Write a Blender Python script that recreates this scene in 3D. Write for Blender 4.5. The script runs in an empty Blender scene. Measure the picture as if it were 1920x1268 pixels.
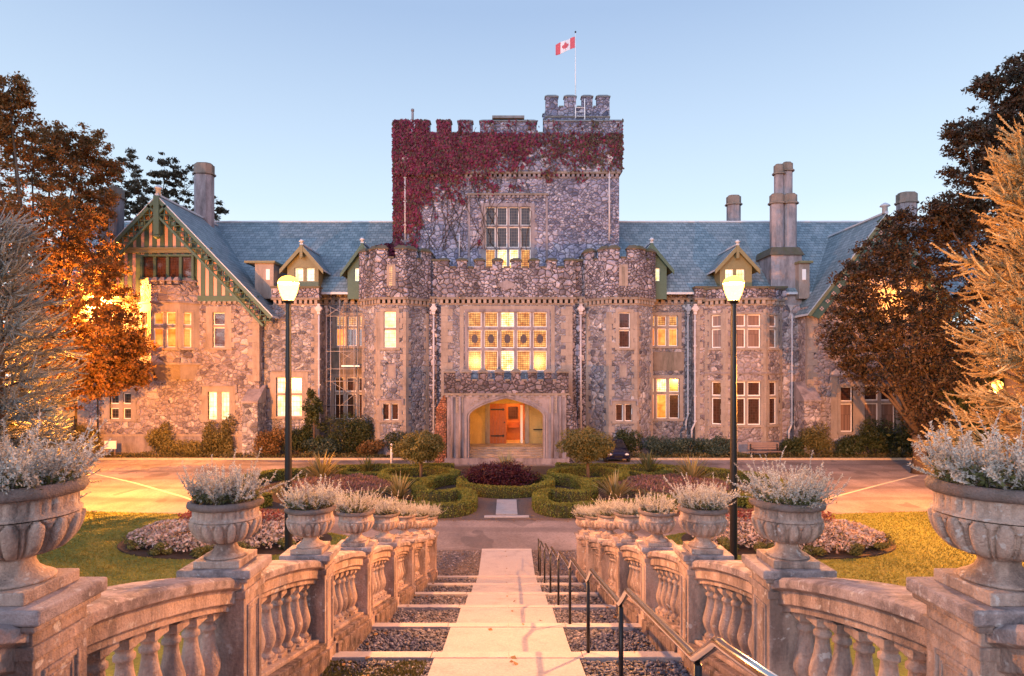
import bpy, math, random
import numpy as np
from mathutils import Vector, Matrix

# ------------------------------------------------------------------ camera, world, light
SC = bpy.context.scene
COL = SC.collection
F, CX, HY, CZ = 1168.0, 950.0, 700.0, 6.09      # focal length / principal point of the photograph in its own pixels, eye height
S, Y0 = 0.239, 18.9                             # slope of the stepped ramp, where it meets the forecourt

cam_d = bpy.data.cameras.new("camera")
cam = bpy.data.objects.new("camera", cam_d); COL.objects.link(cam)
cam.location = (0, 0, CZ); cam.rotation_euler = (math.pi/2, 0, 0)
cam_d.sensor_width = 36; cam_d.lens = 36*F/1920
cam_d.shift_x = (960-CX)/1920; cam_d.shift_y = (HY-634)/1920
cam_d.clip_end = 3000; cam_d.clip_start = 0.05
SC.camera = cam

SC.view_settings.view_transform = 'Standard'; SC.view_settings.look = 'None'
SC.view_settings.gamma = 1; SC.view_settings.exposure = 1.88
SC.view_settings.use_curve_mapping = False
SC.cycles.use_denoising = True
SC.cycles.max_bounces = 6; SC.cycles.diffuse_bounces = 3; SC.cycles.glossy_bounces = 2
SC.cycles.transmission_bounces = 3; SC.cycles.transparent_max_bounces = 4
SC.cycles.sample_clamp_indirect = 6; SC.cycles.caustics_reflective = False; SC.cycles.caustics_refractive = False

SUN_EL, SUN_AZ = math.radians(7), math.radians(205)     # azimuth clockwise from +Y: behind the camera, a little left
world = bpy.data.worlds.new("World"); SC.world = world; world.use_nodes = True
wn, wl = world.node_tree.nodes, world.node_tree.links
bg = wn["Background"]
sky = wn.new("ShaderNodeTexSky"); sky.sky_type = 'NISHITA'; sky.sun_disc = False
sky.sun_elevation = SUN_EL; sky.sun_rotation = SUN_AZ
sky.air_density = 1.0; sky.dust_density = 2.5; sky.ozone_density = 2.0; sky.altitude = 0
# dusk tints over the clear-sky model: pale at the horizon, deeper blue above, bright blue fill added out of view behind the camera to light the facade
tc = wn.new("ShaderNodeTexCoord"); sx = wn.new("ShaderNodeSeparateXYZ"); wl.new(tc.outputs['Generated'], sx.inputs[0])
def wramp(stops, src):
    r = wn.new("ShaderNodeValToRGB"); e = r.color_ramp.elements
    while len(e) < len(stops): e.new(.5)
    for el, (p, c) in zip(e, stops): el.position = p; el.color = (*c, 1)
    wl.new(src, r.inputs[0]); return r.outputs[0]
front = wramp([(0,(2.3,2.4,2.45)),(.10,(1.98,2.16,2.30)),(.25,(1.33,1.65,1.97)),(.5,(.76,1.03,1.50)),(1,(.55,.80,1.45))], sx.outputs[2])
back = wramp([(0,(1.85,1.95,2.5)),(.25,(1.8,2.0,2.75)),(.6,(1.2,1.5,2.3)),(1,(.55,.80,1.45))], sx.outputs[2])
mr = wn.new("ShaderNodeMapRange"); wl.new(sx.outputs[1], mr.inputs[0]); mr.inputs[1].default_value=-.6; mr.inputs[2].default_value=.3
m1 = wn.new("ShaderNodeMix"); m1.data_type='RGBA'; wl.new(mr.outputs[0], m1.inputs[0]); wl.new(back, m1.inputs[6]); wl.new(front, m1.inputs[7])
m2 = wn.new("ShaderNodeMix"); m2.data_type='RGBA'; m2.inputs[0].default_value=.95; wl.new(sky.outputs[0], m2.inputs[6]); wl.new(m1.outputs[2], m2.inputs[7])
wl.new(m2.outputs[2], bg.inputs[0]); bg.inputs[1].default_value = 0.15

sun_d = bpy.data.lights.new("sun", 'SUN'); sun = bpy.data.objects.new("sun", sun_d); COL.objects.link(sun)
sun_d.energy = 0.6; sun_d.angle = math.radians(40); sun_d.color = (.86, .88, 1.0)
_dir = Vector((math.sin(SUN_AZ)*math.cos(SUN_EL), math.cos(SUN_AZ)*math.cos(SUN_EL), math.sin(SUN_EL)))
sun.rotation_euler = (-_dir).to_track_quat('-Z', 'Y').to_euler(); sun.location = (-30, -60, 40)

# ------------------------------------------------------------------ helpers
R = random.Random(11); NR = np.random.default_rng(5)
def PX(px, Y): return (px-CX)*Y/F
def PZ(py, Y): return CZ-(py-HY)*Y/F
def W(px, py, Y): return (PX(px, Y), Y, PZ(py, Y))
def GY(py, z=0.0): return F*(CZ-z)/(py-HY)      # depth of a point of the level ground seen at row py

class MB:
    """collects faces and links them as ONE mesh object"""
    def __init__(s, M=None): s.v=[]; s.f=[]; s.m=[]; s.sm=[]; s.mats=[]; s.M=M
    def mi(s, mat):
        if mat not in s.mats: s.mats.append(mat)
        return s.mats.index(mat)
    def pt(s, p):
        p = Vector(p)
        s.v.append(tuple(s.M @ p if s.M else p)); return len(s.v)-1
    def poly(s, pts, mat, smooth=False):
        s.f.append([s.pt(p) for p in pts]); s.m.append(s.mi(mat)); s.sm.append(smooth)
    def idx(s, ids, mat, smooth=False):
        s.f.append(list(ids)); s.m.append(s.mi(mat)); s.sm.append(smooth)
    def box(s, x0,x1,y0,y1,z0,z1, mat, top=None):
        a=[s.pt(p) for p in ((x0,y0,z0),(x1,y0,z0),(x1,y1,z0),(x0,y1,z0),(x0,y0,z1),(x1,y0,z1),(x1,y1,z1),(x0,y1,z1))]
        for q in ((0,1,5,4),(1,2,6,5),(2,3,7,6),(3,0,4,7),(3,2,1,0)): s.idx([a[i] for i in q], mat)
        s.idx([a[i] for i in (4,5,6,7)], top or mat)
    def hexa(s, a, mat):       # 8 points, bottom ring then top ring
        a=[s.pt(p) for p in a]
        for q in ((0,1,5,4),(1,2,6,5),(2,3,7,6),(3,0,4,7),(3,2,1,0),(4,5,6,7)): s.idx([a[i] for i in q], mat)
    def prism(s, pts, y0, y1, mat, side=None):   # XZ outline (counter-clockwise seen from -Y) pushed from y0 to y1
        n=len(pts); A=[s.pt((p[0],y0,p[1])) for p in pts]; B=[s.pt((p[0],y1,p[1])) for p in pts]
        s.idx(A, mat); s.idx(B[::-1], mat)
        for i in range(n): j=(i+1)%n; s.idx((A[j],A[i],B[i],B[j]), side or mat)
    def slab(s, pts, z0, z1, mat):               # XY outline (counter-clockwise) raised from z0 to z1
        n=len(pts); A=[s.pt((p[0],p[1],z0)) for p in pts]; B=[s.pt((p[0],p[1],z1)) for p in pts]
        s.idx(B, mat)
        for i in range(n): j=(i+1)%n; s.idx((A[i],A[j],B[j],B[i]), mat)
    def tube(s, pts, rad, mat, n=8, cap=True):
        pts=[Vector(p) for p in pts]
        if not hasattr(rad,'__len__'): rad=[rad]*len(pts)
        rings=[]; up=Vector((0,0,1))
        for i,p in enumerate(pts):
            d=(pts[min(i+1,len(pts)-1)]-pts[max(i-1,0)]).normalized()
            u=d.cross(up if abs(d.z)<.95 else Vector((1,0,0))).normalized(); w=u.cross(d)
            rings.append([s.pt(p+float(rad[i])*(math.cos(2*math.pi*k/n)*u+math.sin(2*math.pi*k/n)*w)) for k in range(n)])
        for a,b in zip(rings,rings[1:]):
            for k in range(n): s.idx((a[k],a[(k+1)%n],b[(k+1)%n],b[k]), mat, True)
        if cap: s.idx(rings[0][::-1], mat); s.idx(rings[-1], mat)
    def lathe(s, prof, mat, n=24, c=(0,0,0), mod=None, caps=True):
        rings=[]
        for j,(r,z) in enumerate(prof):
            ring=[]
            for k in range(n):
                a=2*math.pi*k/n; rr=r+(mod(a,j) if mod else 0)
                ring.append(s.pt((c[0]+rr*math.cos(a), c[1]+rr*math.sin(a), c[2]+z)))
            rings.append(ring)
        for a,b in zip(rings,rings[1:]):
            for k in range(n): s.idx((a[k],a[(k+1)%n],b[(k+1)%n],b[k]), mat, True)
        if caps: s.idx(rings[0][::-1], mat); s.idx(rings[-1], mat)
    def mesh(s, name):
        me=bpy.data.meshes.new(name); me.from_pydata(s.v, [], s.f)
        for m in s.mats: me.materials.append(m)
        me.polygons.foreach_set('material_index', s.m); me.polygons.foreach_set('use_smooth', s.sm)
        me.update(); return me
    def build(s, name, parent=None, off=None):
        o=bpy.data.objects.new(name, s.mesh(name)); COL.objects.link(o)
        if parent: o.parent=parent
        if off: o.location=off
        return o

def tag(o, label=None, cat=None, group=None, kind=None):
    if label: o['label']=label
    if cat: o['category']=cat
    if group: o['group']=group
    if kind: o['kind']=kind
    return o
def thing(name, label, cat, loc=(0,0,0), rz=0, group=None):
    o=bpy.data.objects.new(name, None); COL.objects.link(o); o.empty_display_size=.2
    o.location=loc; o.rotation_euler=(0,0,rz)
    return tag(o, label, cat, group)
def copy_tree(o, parent=None):
    c=o.copy(); COL.objects.link(c)
    if parent: c.parent=parent
    for ch in list(o.children): copy_tree(ch, c)
    return c
def np_mesh(name, V, FA, mat):
    """V (n,3), FA (m,k) -> mesh"""
    me=bpy.data.meshes.new(name); V=np.asarray(V,dtype=np.float32); FA=np.asarray(FA,dtype=np.int32)
    m,k=FA.shape
    me.vertices.add(len(V)); me.vertices.foreach_set('co', V.ravel())
    me.loops.add(m*k); me.loops.foreach_set('vertex_index', FA.ravel())
    me.polygons.add(m); me.polygons.foreach_set('loop_start', np.arange(0,m*k,k,dtype=np.int32))
    me.materials.append(mat); me.update(calc_edges=True); return me
def np_obj(name, V, FA, mat, parent=None):
    o=bpy.data.objects.new(name, np_mesh(name,V,FA,mat)); COL.objects.link(o)
    if parent: o.parent=parent
    return o
def unit(n, rng):
    v=rng.normal(size=(n,3)); return v/np.linalg.norm(v,axis=1,keepdims=True)
def leaf_quads(C, size, rng, D=None, N=None, asp=.55, var=.35):
    """one pointed four-cornered leaf per centre; D leaf axis, N rough facing"""
    n=len(C)
    if D is None: D=unit(n,rng)
    if N is None: N=unit(n,rng)
    s=size*(1+var*rng.uniform(-1,1,n))[:,None]
    B=np.cross(D,N); B/= (np.linalg.norm(B,axis=1,keepdims=True)+1e-9)
    K=np.cross(B,D)
    V=np.empty((n,4,3)); V[:,0]=C-D*s*.5; V[:,2]=C+D*s*.5
    V[:,1]=C+B*s*asp*.5+K*s*.08; V[:,3]=C-B*s*asp*.5+K*s*.08
    return V.reshape(-1,3), np.arange(n*4).reshape(n,4)
# ------------------------------------------------------------------ materials
def newmat(name):
    m=bpy.data.materials.new(name); m.use_nodes=True
    nt=m.node_tree; b=nt.nodes['Principled BSDF']; b.inputs['Specular IOR Level'].default_value=.3
    return m, nt.nodes, nt.links, b
def ramp(n, l, src, stops, interp='LINEAR'):
    r=n.new('ShaderNodeValToRGB'); r.color_ramp.interpolation=interp
    e=r.color_ramp.elements
    while len(e)<len(stops): e.new(.5)
    for el,(p,c) in zip(e,stops): el.position=p; el.color=(*c,1) if len(c)==3 else c
    l.new(src, r.inputs[0]); return r.outputs[0]
def pos(n, l, scale=(1,1,1), obj=False):
    mp=n.new('ShaderNodeMapping'); mp.inputs['Scale'].default_value=scale
    if obj: l.new(n.new('ShaderNodeTexCoord').outputs['Object'], mp.inputs[0])
    else: l.new(n.new('ShaderNodeNewGeometry').outputs['Position'], mp.inputs[0])
    return mp.outputs[0]
def noise(n, l, vec, scale, detail=4, rough=.6):
    t=n.new('ShaderNodeTexNoise'); t.inputs['Scale'].default_value=scale; t.inputs['Detail'].default_value=detail
    t.inputs['Roughness'].default_value=rough; l.new(vec, t.inputs['Vector']); return t
def mix(n, l, fac, a, b, mode='MIX'):
    t=n.new('ShaderNodeMix'); t.data_type='RGBA'; t.blend_type=mode
    for s,v in ((0,fac),(6,a),(7,b)):
        if hasattr(v,'is_linked'): l.new(v, t.inputs[s])
        elif isinstance(v,(int,float)): t.inputs[s].default_value=v
        else: t.inputs[s].default_value=(*v,1)
    return t.outputs[2]
def mth(n, l, op, a, b=0.0):
    t=n.new('ShaderNodeMath'); t.operation=op
    for i,v in enumerate((a,b)):
        if hasattr(v,'is_linked'): l.new(v,t.inputs[i])
        else: t.inputs[i].default_value=v
    return t.outputs[0]
def bump(n, l, b, h, strength=.5, dist=.05):
    t=n.new('ShaderNodeBump'); t.inputs['Strength'].default_value=strength; t.inputs['Distance'].default_value=dist
    l.new(h,t.inputs['Height']); l.new(t.outputs[0], b.inputs['Normal'])

def rubble(name, stones, mortar, scale=2.1, stain=(.1,.09,.09), stain_amt=.5, obj=False, mw=.06):
    m,n,l,b=newmat(name)
    p=pos(n,l,(1,1,1.2),obj)
    nz=noise(n,l,p,1.3,3)
    wob=n.new('ShaderNodeVectorMath'); wob.operation='MULTIPLY_ADD'; wob.inputs[1].default_value=(.4,.4,.4)
    l.new(nz.outputs['Color'],wob.inputs[0]); l.new(p,wob.inputs[2])
    sel=ramp(n,l,noise(n,l,p,.35,2).outputs[0],[(.47,(0,0,0)),(.50,(1,1,1))])
    outs=[]
    for k in (1.0,1.55):
        v=n.new('ShaderNodeTexVoronoi'); v.inputs['Scale'].default_value=scale*k; v.inputs['Randomness'].default_value=.95
        e=n.new('ShaderNodeTexVoronoi'); e.feature='DISTANCE_TO_EDGE'; e.inputs['Scale'].default_value=scale*k; e.inputs['Randomness'].default_value=.95
        l.new(wob.outputs[0],v.inputs['Vector']); l.new(wob.outputs[0],e.inputs['Vector'])
        outs.append((v.outputs['Color'],e.outputs['Distance']))
    vc=mix(n,l,sel,outs[0][0],outs[1][0]); ed=mix(n,l,sel,outs[0][1],outs[1][1])
    sep=n.new('ShaderNodeSeparateColor'); l.new(vc,sep.inputs[0])
    k=len(stones); col=ramp(n,l,sep.outputs[0],[(i/(k-1),c) for i,c in enumerate(stones)])
    tint=ramp(n,l,sep.outputs[1],[(0,(.72,.72,.78)),(.5,(1,1,1)),(1,(1.25,1.2,1.15))]); col=mix(n,l,.8,col,tint,'MULTIPLY')
    fine=noise(n,l,p,7,6,.75)
    col=mix(n,l,.7,col,ramp(n,l,fine.outputs[0],[(.28,(.30,.30,.33)),(.72,(1.5,1.46,1.46))]),'MULTIPLY')
    mort=ramp(n,l,ed,[(.0,(1,1,1)),(mw*.5,(.9,.9,.9)),(mw,(0,0,0))])
    col=mix(n,l,mort,col,mortar)
    big=noise(n,l,pos(n,l,(1,1,.4),obj),.6,6,.7)
    st=ramp(n,l,big.outputs[0],[(.44,(0,0,0)),(.70,(stain_amt,)*3)])
    col=mix(n,l,st,col,stain)
    l.new(col,b.inputs['Base Color']); b.inputs['Roughness'].default_value=.9
    h=ramp(n,l,ed,[(0,(0,0,0)),(mw*1.3,(.6,)*3),(.3,(1,1,1))])
    h2=mth(n,l,'ADD',h,mth(n,l,'MULTIPLY',fine.outputs[0],.7))
    bump(n,l,b,h2,1.0,.13)
    return m
def ashlar(name, c0, c1, scale=1.0, stain=(.10,.08,.07), amt=.45, rough=.85, obj=False, bs=.35, streak=.25, lo=.46, wd=.27, lich=0):
    m,n,l,b=newmat(name)
    p=pos(n,l,(1,1,1),obj)
    a=noise(n,l,p,2.3*scale,6,.65); f=noise(n,l,p,28*scale,4,.7)
    col=mix(n,l,a.outputs[0],c0,c1)
    col=mix(n,l,.5,col,ramp(n,l,f.outputs[0],[(.3,(.6,.58,.57)),(.7,(1.25,1.25,1.25))]),'MULTIPLY')
    s=noise(n,l,pos(n,l,(1,1,streak),obj),1.7*scale,6,.7)
    col=mix(n,l,ramp(n,l,s.outputs[0],[(lo,(0,0,0)),(lo+wd,(amt,)*3)]),col,stain)
    if lich:
        lv=noise(n,l,p,9*scale,3,.5); lm=noise(n,l,p,1.9*scale,3,.6)
        col=mix(n,l,mth(n,l,'MULTIPLY',ramp(n,l,lv.outputs[0],[(.60,(0,0,0)),(.66,(lich,)*3)]),ramp(n,l,lm.outputs[0],[(.42,(0,0,0)),(.6,(1,1,1))])),col,(.62,.58,.54))
    l.new(col,b.inputs['Base Color']); b.inputs['Roughness'].default_value=rough
    bump(n,l,b,mth(n,l,'ADD',f.outputs[0],a.outputs[0]),bs,.02)
    return m
def plain(name, c, rough=.6, metal=0, var=.25, scale=6, bs=.0, obj=False):
    m,n,l,b=newmat(name)
    p=pos(n,l,(1,1,1),obj); a=noise(n,l,p,scale,5,.65)
    col=mix(n,l,a.outputs[0],tuple(x*(1-var) for x in c),tuple(min(1,x*(1+var)) for x in c))
    l.new(col,b.inputs['Base Color']); b.inputs['Roughness'].default_value=rough; b.inputs['Metallic'].default_value=metal
    if bs: bump(n,l,b,a.outputs[0],bs,.02)
    return m
def slate(name, axis):
    m,n,l,b=newmat(name)
    sp=n.new('ShaderNodeSeparateXYZ'); l.new(n.new('ShaderNodeNewGeometry').outputs['Position'],sp.inputs[0])
    cb=n.new('ShaderNodeCombineXYZ'); l.new(sp.outputs[axis],cb.inputs[0]); l.new(sp.outputs[2],cb.inputs[1])
    br=n.new('ShaderNodeTexBrick'); l.new(cb.outputs[0],br.inputs['Vector'])
    br.inputs['Scale'].default_value=1; br.inputs['Brick Width'].default_value=.42; br.inputs['Row Height'].default_value=.27
    br.inputs['Mortar Size'].default_value=.016; br.inputs['Mortar Smooth'].default_value=.3; br.inputs['Bias'].default_value=.1
    br.inputs['Color1'].default_value=(.115,.165,.19,1); br.inputs['Color2'].default_value=(.205,.26,.285,1); br.inputs['Mortar'].default_value=(.04,.065,.08,1)
    a=noise(n,l,pos(n,l),.6,5,.7); f=noise(n,l,pos(n,l),7,4,.7)
    col=mix(n,l,.6,br.outputs['Color'],ramp(n,l,a.outputs[0],[(.3,(.62,.72,.75)),(.7,(1.35,1.3,1.35))]),'MULTIPLY')
    col=mix(n,l,.45,col,ramp(n,l,f.outputs[0],[(.3,(.6,.6,.6)),(.7,(1.35,1.35,1.35))]),'MULTIPLY')
    l.new(col,b.inputs['Base Color']); b.inputs['Roughness'].default_value=.5
    # each course tilts out towards its lower edge
    fr=mth(n,l,'FRACT',mth(n,l,'DIVIDE',sp.outputs[2],.27))
    hh=mth(n,l,'ADD',mth(n,l,'SUBTRACT',1.0,fr),mth(n,l,'MULTIPLY',br.outputs['Fac'],-.6))
    bump(n,l,b,hh,.6,.03)
    return m
def leafmat(name, cols, trans=.3, rough=.55, scale=.35, tcol=None):
    m,n,l,b=newmat(name)
    g=n.new('ShaderNodeNewGeometry')
    k=len(cols); c=ramp(n,l,g.outputs['Random Per Island'],[(i/(k-1),q) for i,q in enumerate(cols)])
    t=noise(n,l,pos(n,l,(1,1,1)),scale,3,.6)
    c=mix(n,l,.6,c,ramp(n,l,t.outputs[0],[(.32,(.55,.55,.55)),(.68,(1.4,1.4,1.4))]),'MULTIPLY')
    l.new(c,b.inputs['Base Color']); b.inputs['Roughness'].default_value=rough
    if trans:
        tr=n.new('ShaderNodeBsdfTranslucent'); l.new(c if tcol is None else mix(n,l,.5,c,tcol),tr.inputs[0])
        ms=n.new('ShaderNodeMixShader'); ms.inputs[0].default_value=trans
        l.new(b.outputs[0],ms.inputs[1]); l.new(tr.outputs[0],ms.inputs[2]); l.new(ms.outputs[0],n['Material Output'].inputs[0])
    return m
def litglass(name, c0, c1, strength, leadw=.13, leadh=.15, lead=(.05,.03,.015), scale=1.6, glow=None, leadsize=.012):
    """a lit window: uneven warm light behind leaded glass"""
    m,n,l,b=newmat(name)
    sp=n.new('ShaderNodeSeparateXYZ'); g=n.new('ShaderNodeNewGeometry'); l.new(g.outputs['Position'],sp.inputs[0])
    cb=n.new('ShaderNodeCombineXYZ'); l.new(sp.outputs[0],cb.inputs[0]); l.new(sp.outputs[2],cb.inputs[1])
    br=n.new('ShaderNodeTexBrick'); br.offset=0; l.new(cb.outputs[0],br.inputs['Vector'])
    br.inputs['Scale'].default_value=1; br.inputs['Brick Width'].default_value=leadw; br.inputs['Row Height'].default_value=leadh
    br.inputs['Mortar Size'].default_value=leadsize; br.inputs['Mortar Smooth'].default_value=.2
    br.inputs['Color1'].default_value=(.75,.75,.75,1); br.inputs['Color2'].default_value=(1,1,1,1); br.inputs['Mortar'].default_value=(.16,.12,.08,1)
    a=noise(n,l,pos(n,l),scale,3,.6)
    c=ramp(n,l,a.outputs[0],[(.34,c0),(.66,c1)])
    c=mix(n,l,1.0,c,br.outputs['Color'],'MULTIPLY')
    b.inputs['Base Color'].default_value=(*lead,1); b.inputs['Roughness'].default_value=.12
    l.new(c,b.inputs['Emission Color']); b.inputs['Emission Strength'].default_value=strength
    return m
def darkglass(name, c=(.02,.018,.02), leadw=.2, leadh=.24, lead=(.12,.10,.09)):
    m,n,l,b=newmat(name)
    sp=n.new('ShaderNodeSeparateXYZ'); g=n.new('ShaderNodeNewGeometry'); l.new(g.outputs['Position'],sp.inputs[0])
    cb=n.new('ShaderNodeCombineXYZ'); l.new(sp.outputs[0],cb.inputs[0]); l.new(sp.outputs[2],cb.inputs[1])
    br=n.new('ShaderNodeTexBrick'); br.offset=0; l.new(cb.outputs[0],br.inputs['Vector'])
    br.inputs['Scale'].default_value=1; br.inputs['Brick Width'].default_value=leadw; br.inputs['Row Height'].default_value=leadh
    br.inputs['Mortar Size'].default_value=.012
    br.inputs['Color1'].default_value=(*c,1); br.inputs['Color2'].default_value=tuple(x*1.9 for x in c)+(1,); br.inputs['Mortar'].default_value=(*lead,1)
    l.new(br.outputs['Color'],b.inputs['Base Color']); b.inputs['Roughness'].default_value=.08; b.inputs['Specular IOR Level'].default_value=.6
    a=noise(n,l,pos(n,l),5,2); bump(n,l,b,a.outputs[0],.15,.02)
    return m
def emit(name, c, s):
    m,n,l,b=newmat(name); b.inputs['Base Color'].default_value=(*c,1)
    b.inputs['Emission Color'].default_value=(*c,1); b.inputs['Emission Strength'].default_value=s; return m

M={}
M['rubble']=rubble('rubble_stone',[(.075,.078,.10),(.165,.168,.21),(.27,.27,.315),(.20,.203,.25),(.38,.38,.42),(.20,.185,.205),(.54,.54,.57)],(.34,.335,.35),2.1,stain=(.07,.06,.075),stain_amt=.5)
M['rubble_warm']=rubble('rubble_stone_warm',[(.11,.095,.115),(.22,.19,.215),(.34,.30,.32),(.25,.22,.25),(.48,.44,.45),(.26,.205,.21)],(.36,.32,.32),1.9,stain_amt=.3)
M['rubble_mossy']=rubble('mossy_parapet_stone',[(.12,.11,.15),(.28,.27,.34),(.42,.41,.50),(.19,.175,.21),(.33,.32,.38),(.54,.53,.60)],(.055,.048,.055),2.2,mw=.075,stain=(.055,.045,.04),stain_amt=.85)
M['rubble_tower']=rubble('tower_stone',[(.10,.11,.17),(.20,.21,.30),(.33,.34,.45),(.25,.25,.35),(.45,.46,.55),(.21,.20,.26)],(.15,.15,.19),2.3,stain=(.08,.08,.11),stain_amt=.5)
M['sand']=ashlar('sandstone_dressing',(.225,.19,.17),(.34,.29,.265),amt=.6,lo=.43)
M['sand_grey']=ashlar('weathered_sandstone',(.17,.15,.17),(.31,.275,.295),stain=(.04,.035,.045),amt=.8,lo=.43)
M['sand_dark']=ashlar('blackened_coping',(.14,.12,.11),(.26,.22,.19),stain=(.04,.04,.025),amt=.75)
M['moss_cap']=ashlar('mossy_coping',(.06,.052,.04),(.13,.115,.09),stain=(.07,.075,.025),amt=.8)
M['lit_buttress']=rubble('orange_lit_buttress_stone',[(.20,.07,.04),(.32,.13,.07),(.42,.19,.11),(.28,.10,.06)],(.16,.09,.06),3.4)  # orange light on the left buttress, put into the stone colour
M['tower_cap']=ashlar('tower_coping',(.12,.14,.16),(.22,.24,.26),stain=(.06,.06,.05),amt=.6)
M['chimney']=ashlar('chimney_render',(.20,.185,.21),(.36,.33,.35),stain=(.06,.055,.06),amt=.8,lo=.42)
M['slate_x']=slate('slate_roof',0); M['slate_y']=slate('slate_roof_side',1)
M['lead']=plain('lead_flashing',(.42,.46,.52),.45,0,.2)
M['green']=plain('green_painted_timber',(.055,.10,.075),.55,0,.3,8)
M['olive']=plain('olive_painted_timber',(.16,.15,.08),.55,0,.3,8)
M['plaster']=plain('pink_plaster',(.48,.32,.28),.9,0,.2,3)
M['white']=plain('white_paint',(.72,.70,.70),.45,0,.08); M['pipe']=ashlar('grimy_pipe_paint',(.40,.39,.42),(.52,.50,.54),2,stain=(.16,.14,.15),amt=.6,bs=.05)
M['door']=plain('oak_door',(.30,.085,.025),.45,0,.35,5)
M['iron']=plain('black_iron',(.012,.011,.012),.38,0,.3)
M['steel']=plain('polished_steel',(.62,.58,.55),.14,1.0,.06,9)
M['glass']=darkglass('dark_leaded_glass')
M['glass_red']=darkglass('curtained_glass',(.16,.10,.08),.09,3.0,(.08,.05,.04))
M['glass_brown']=darkglass('brown_leaded_glass',(.035,.014,.010),.17,.2,(.07,.045,.035))
M['lit']=litglass('warm_lit_glass',(.45,.10,.012),(1.0,.50,.13),.48,leadsize=.022,scale=2.4)
M['lit_hot']=litglass('hot_lit_glass',(1.0,.40,.08),(1.0,.86,.50),.95,leadsize=.02,scale=2.6)
M['lit_pale']=litglass('pale_lit_glass',(1.0,.62,.14),(1.0,.85,.40),.7,.11,.3)
M['lit_orange']=litglass('orange_curtain_glass',(.75,.11,.012),(1.0,.27,.05),.75,.5,.9)
M['lit_white']=litglass('white_lit_glass',(.80,.62,.22),(1.0,.95,.62),.6,.25,.36)
def lampglass():
    m,n,l,b=newmat('lamp_glass'); t=n.new('ShaderNodeBsdfTransparent'); e=n.new('ShaderNodeEmission'); e.inputs[0].default_value=(1.0,.42,.055,1); e.inputs[1].default_value=2.6
    t.inputs[0].default_value=(1,.86,.6,1); ad=n.new('ShaderNodeAddShader'); l.new(t.outputs[0],ad.inputs[0]); l.new(e.outputs[0],ad.inputs[1]); l.new(ad.outputs[0],n['Material Output'].inputs[0]); return m
M['lamp_glass']=lampglass()
M['porch_bulb']=emit('porch_bulb_glow',(1.0,.42,.09),95)
M['balus']=ashlar('balustrade_stone',(.36,.25,.20),(.60,.44,.36),1.4,stain=(.055,.04,.04),amt=.62,bs=.8,lo=.45,wd=.15,lich=.7)
M['balus_top']=ashlar('lichened_coping',(.24,.18,.17),(.54,.43,.39),2.4,stain=(.06,.045,.045),amt=.62,bs=.6,streak=1.0,lo=.45,wd=.15,lich=.7)
M['urn']=ashlar('urn_stone',(.37,.25,.19),(.60,.45,.37),2.6,stain=(.07,.045,.04),amt=.62,bs=.8,streak=.3,lo=.45,wd=.15,lich=.7)
M['urn_rim']=ashlar('mossy_urn_rim',(.15,.11,.10),(.27,.20,.17),3.0,stain=(.05,.05,.03),amt=.7,bs=.9,streak=1,lo=.46)
M['path']=ashlar('path_slab',(.31,.285,.29),(.43,.395,.40),1.2,stain=(.16,.14,.15),amt=.55,bs=.3,streak=1.0,lo=.52)
M['nosing']=ashlar('step_nosing',(.38,.33,.32),(.50,.45,.44),1.6,stain=(.25,.2,.18),amt=.4,bs=.25,streak=1.0)
M['pebble']=leafmat('pebble',[(.035,.035,.05),(.10,.095,.12),(.21,.19,.21),(.06,.06,.08),(.32,.28,.29)],0,.5,1.5)
M['soil']=ashlar('dark_soil',(.030,.020,.016),(.07,.045,.035),3,bs=.8,streak=1)
M['mulch']=ashlar('gravel_mulch',(.10,.075,.07),(.20,.15,.135),9,stain=(.05,.04,.035),amt=.6,bs=.9,streak=1)
M['bark']=ashlar('bark',(.045,.030,.022),(.10,.07,.05),2,bs=.8)

M['rubble_dark']=rubble('dark_porch_stone',[(.07,.06,.075),(.15,.13,.16),(.23,.205,.24),(.10,.09,.10),(.19,.165,.19),(.30,.27,.30)],(.05,.045,.05),2.4,stain=(.04,.035,.04),stain_amt=.85,mw=.07)
M['plinth']=ashlar('decayed_plinth_stone',(.17,.115,.095),(.42,.30,.26),3.2,stain=(.04,.03,.025),amt=.8,bs=1.0,streak=.7,lo=.45,wd=.15,lich=.7)
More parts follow.
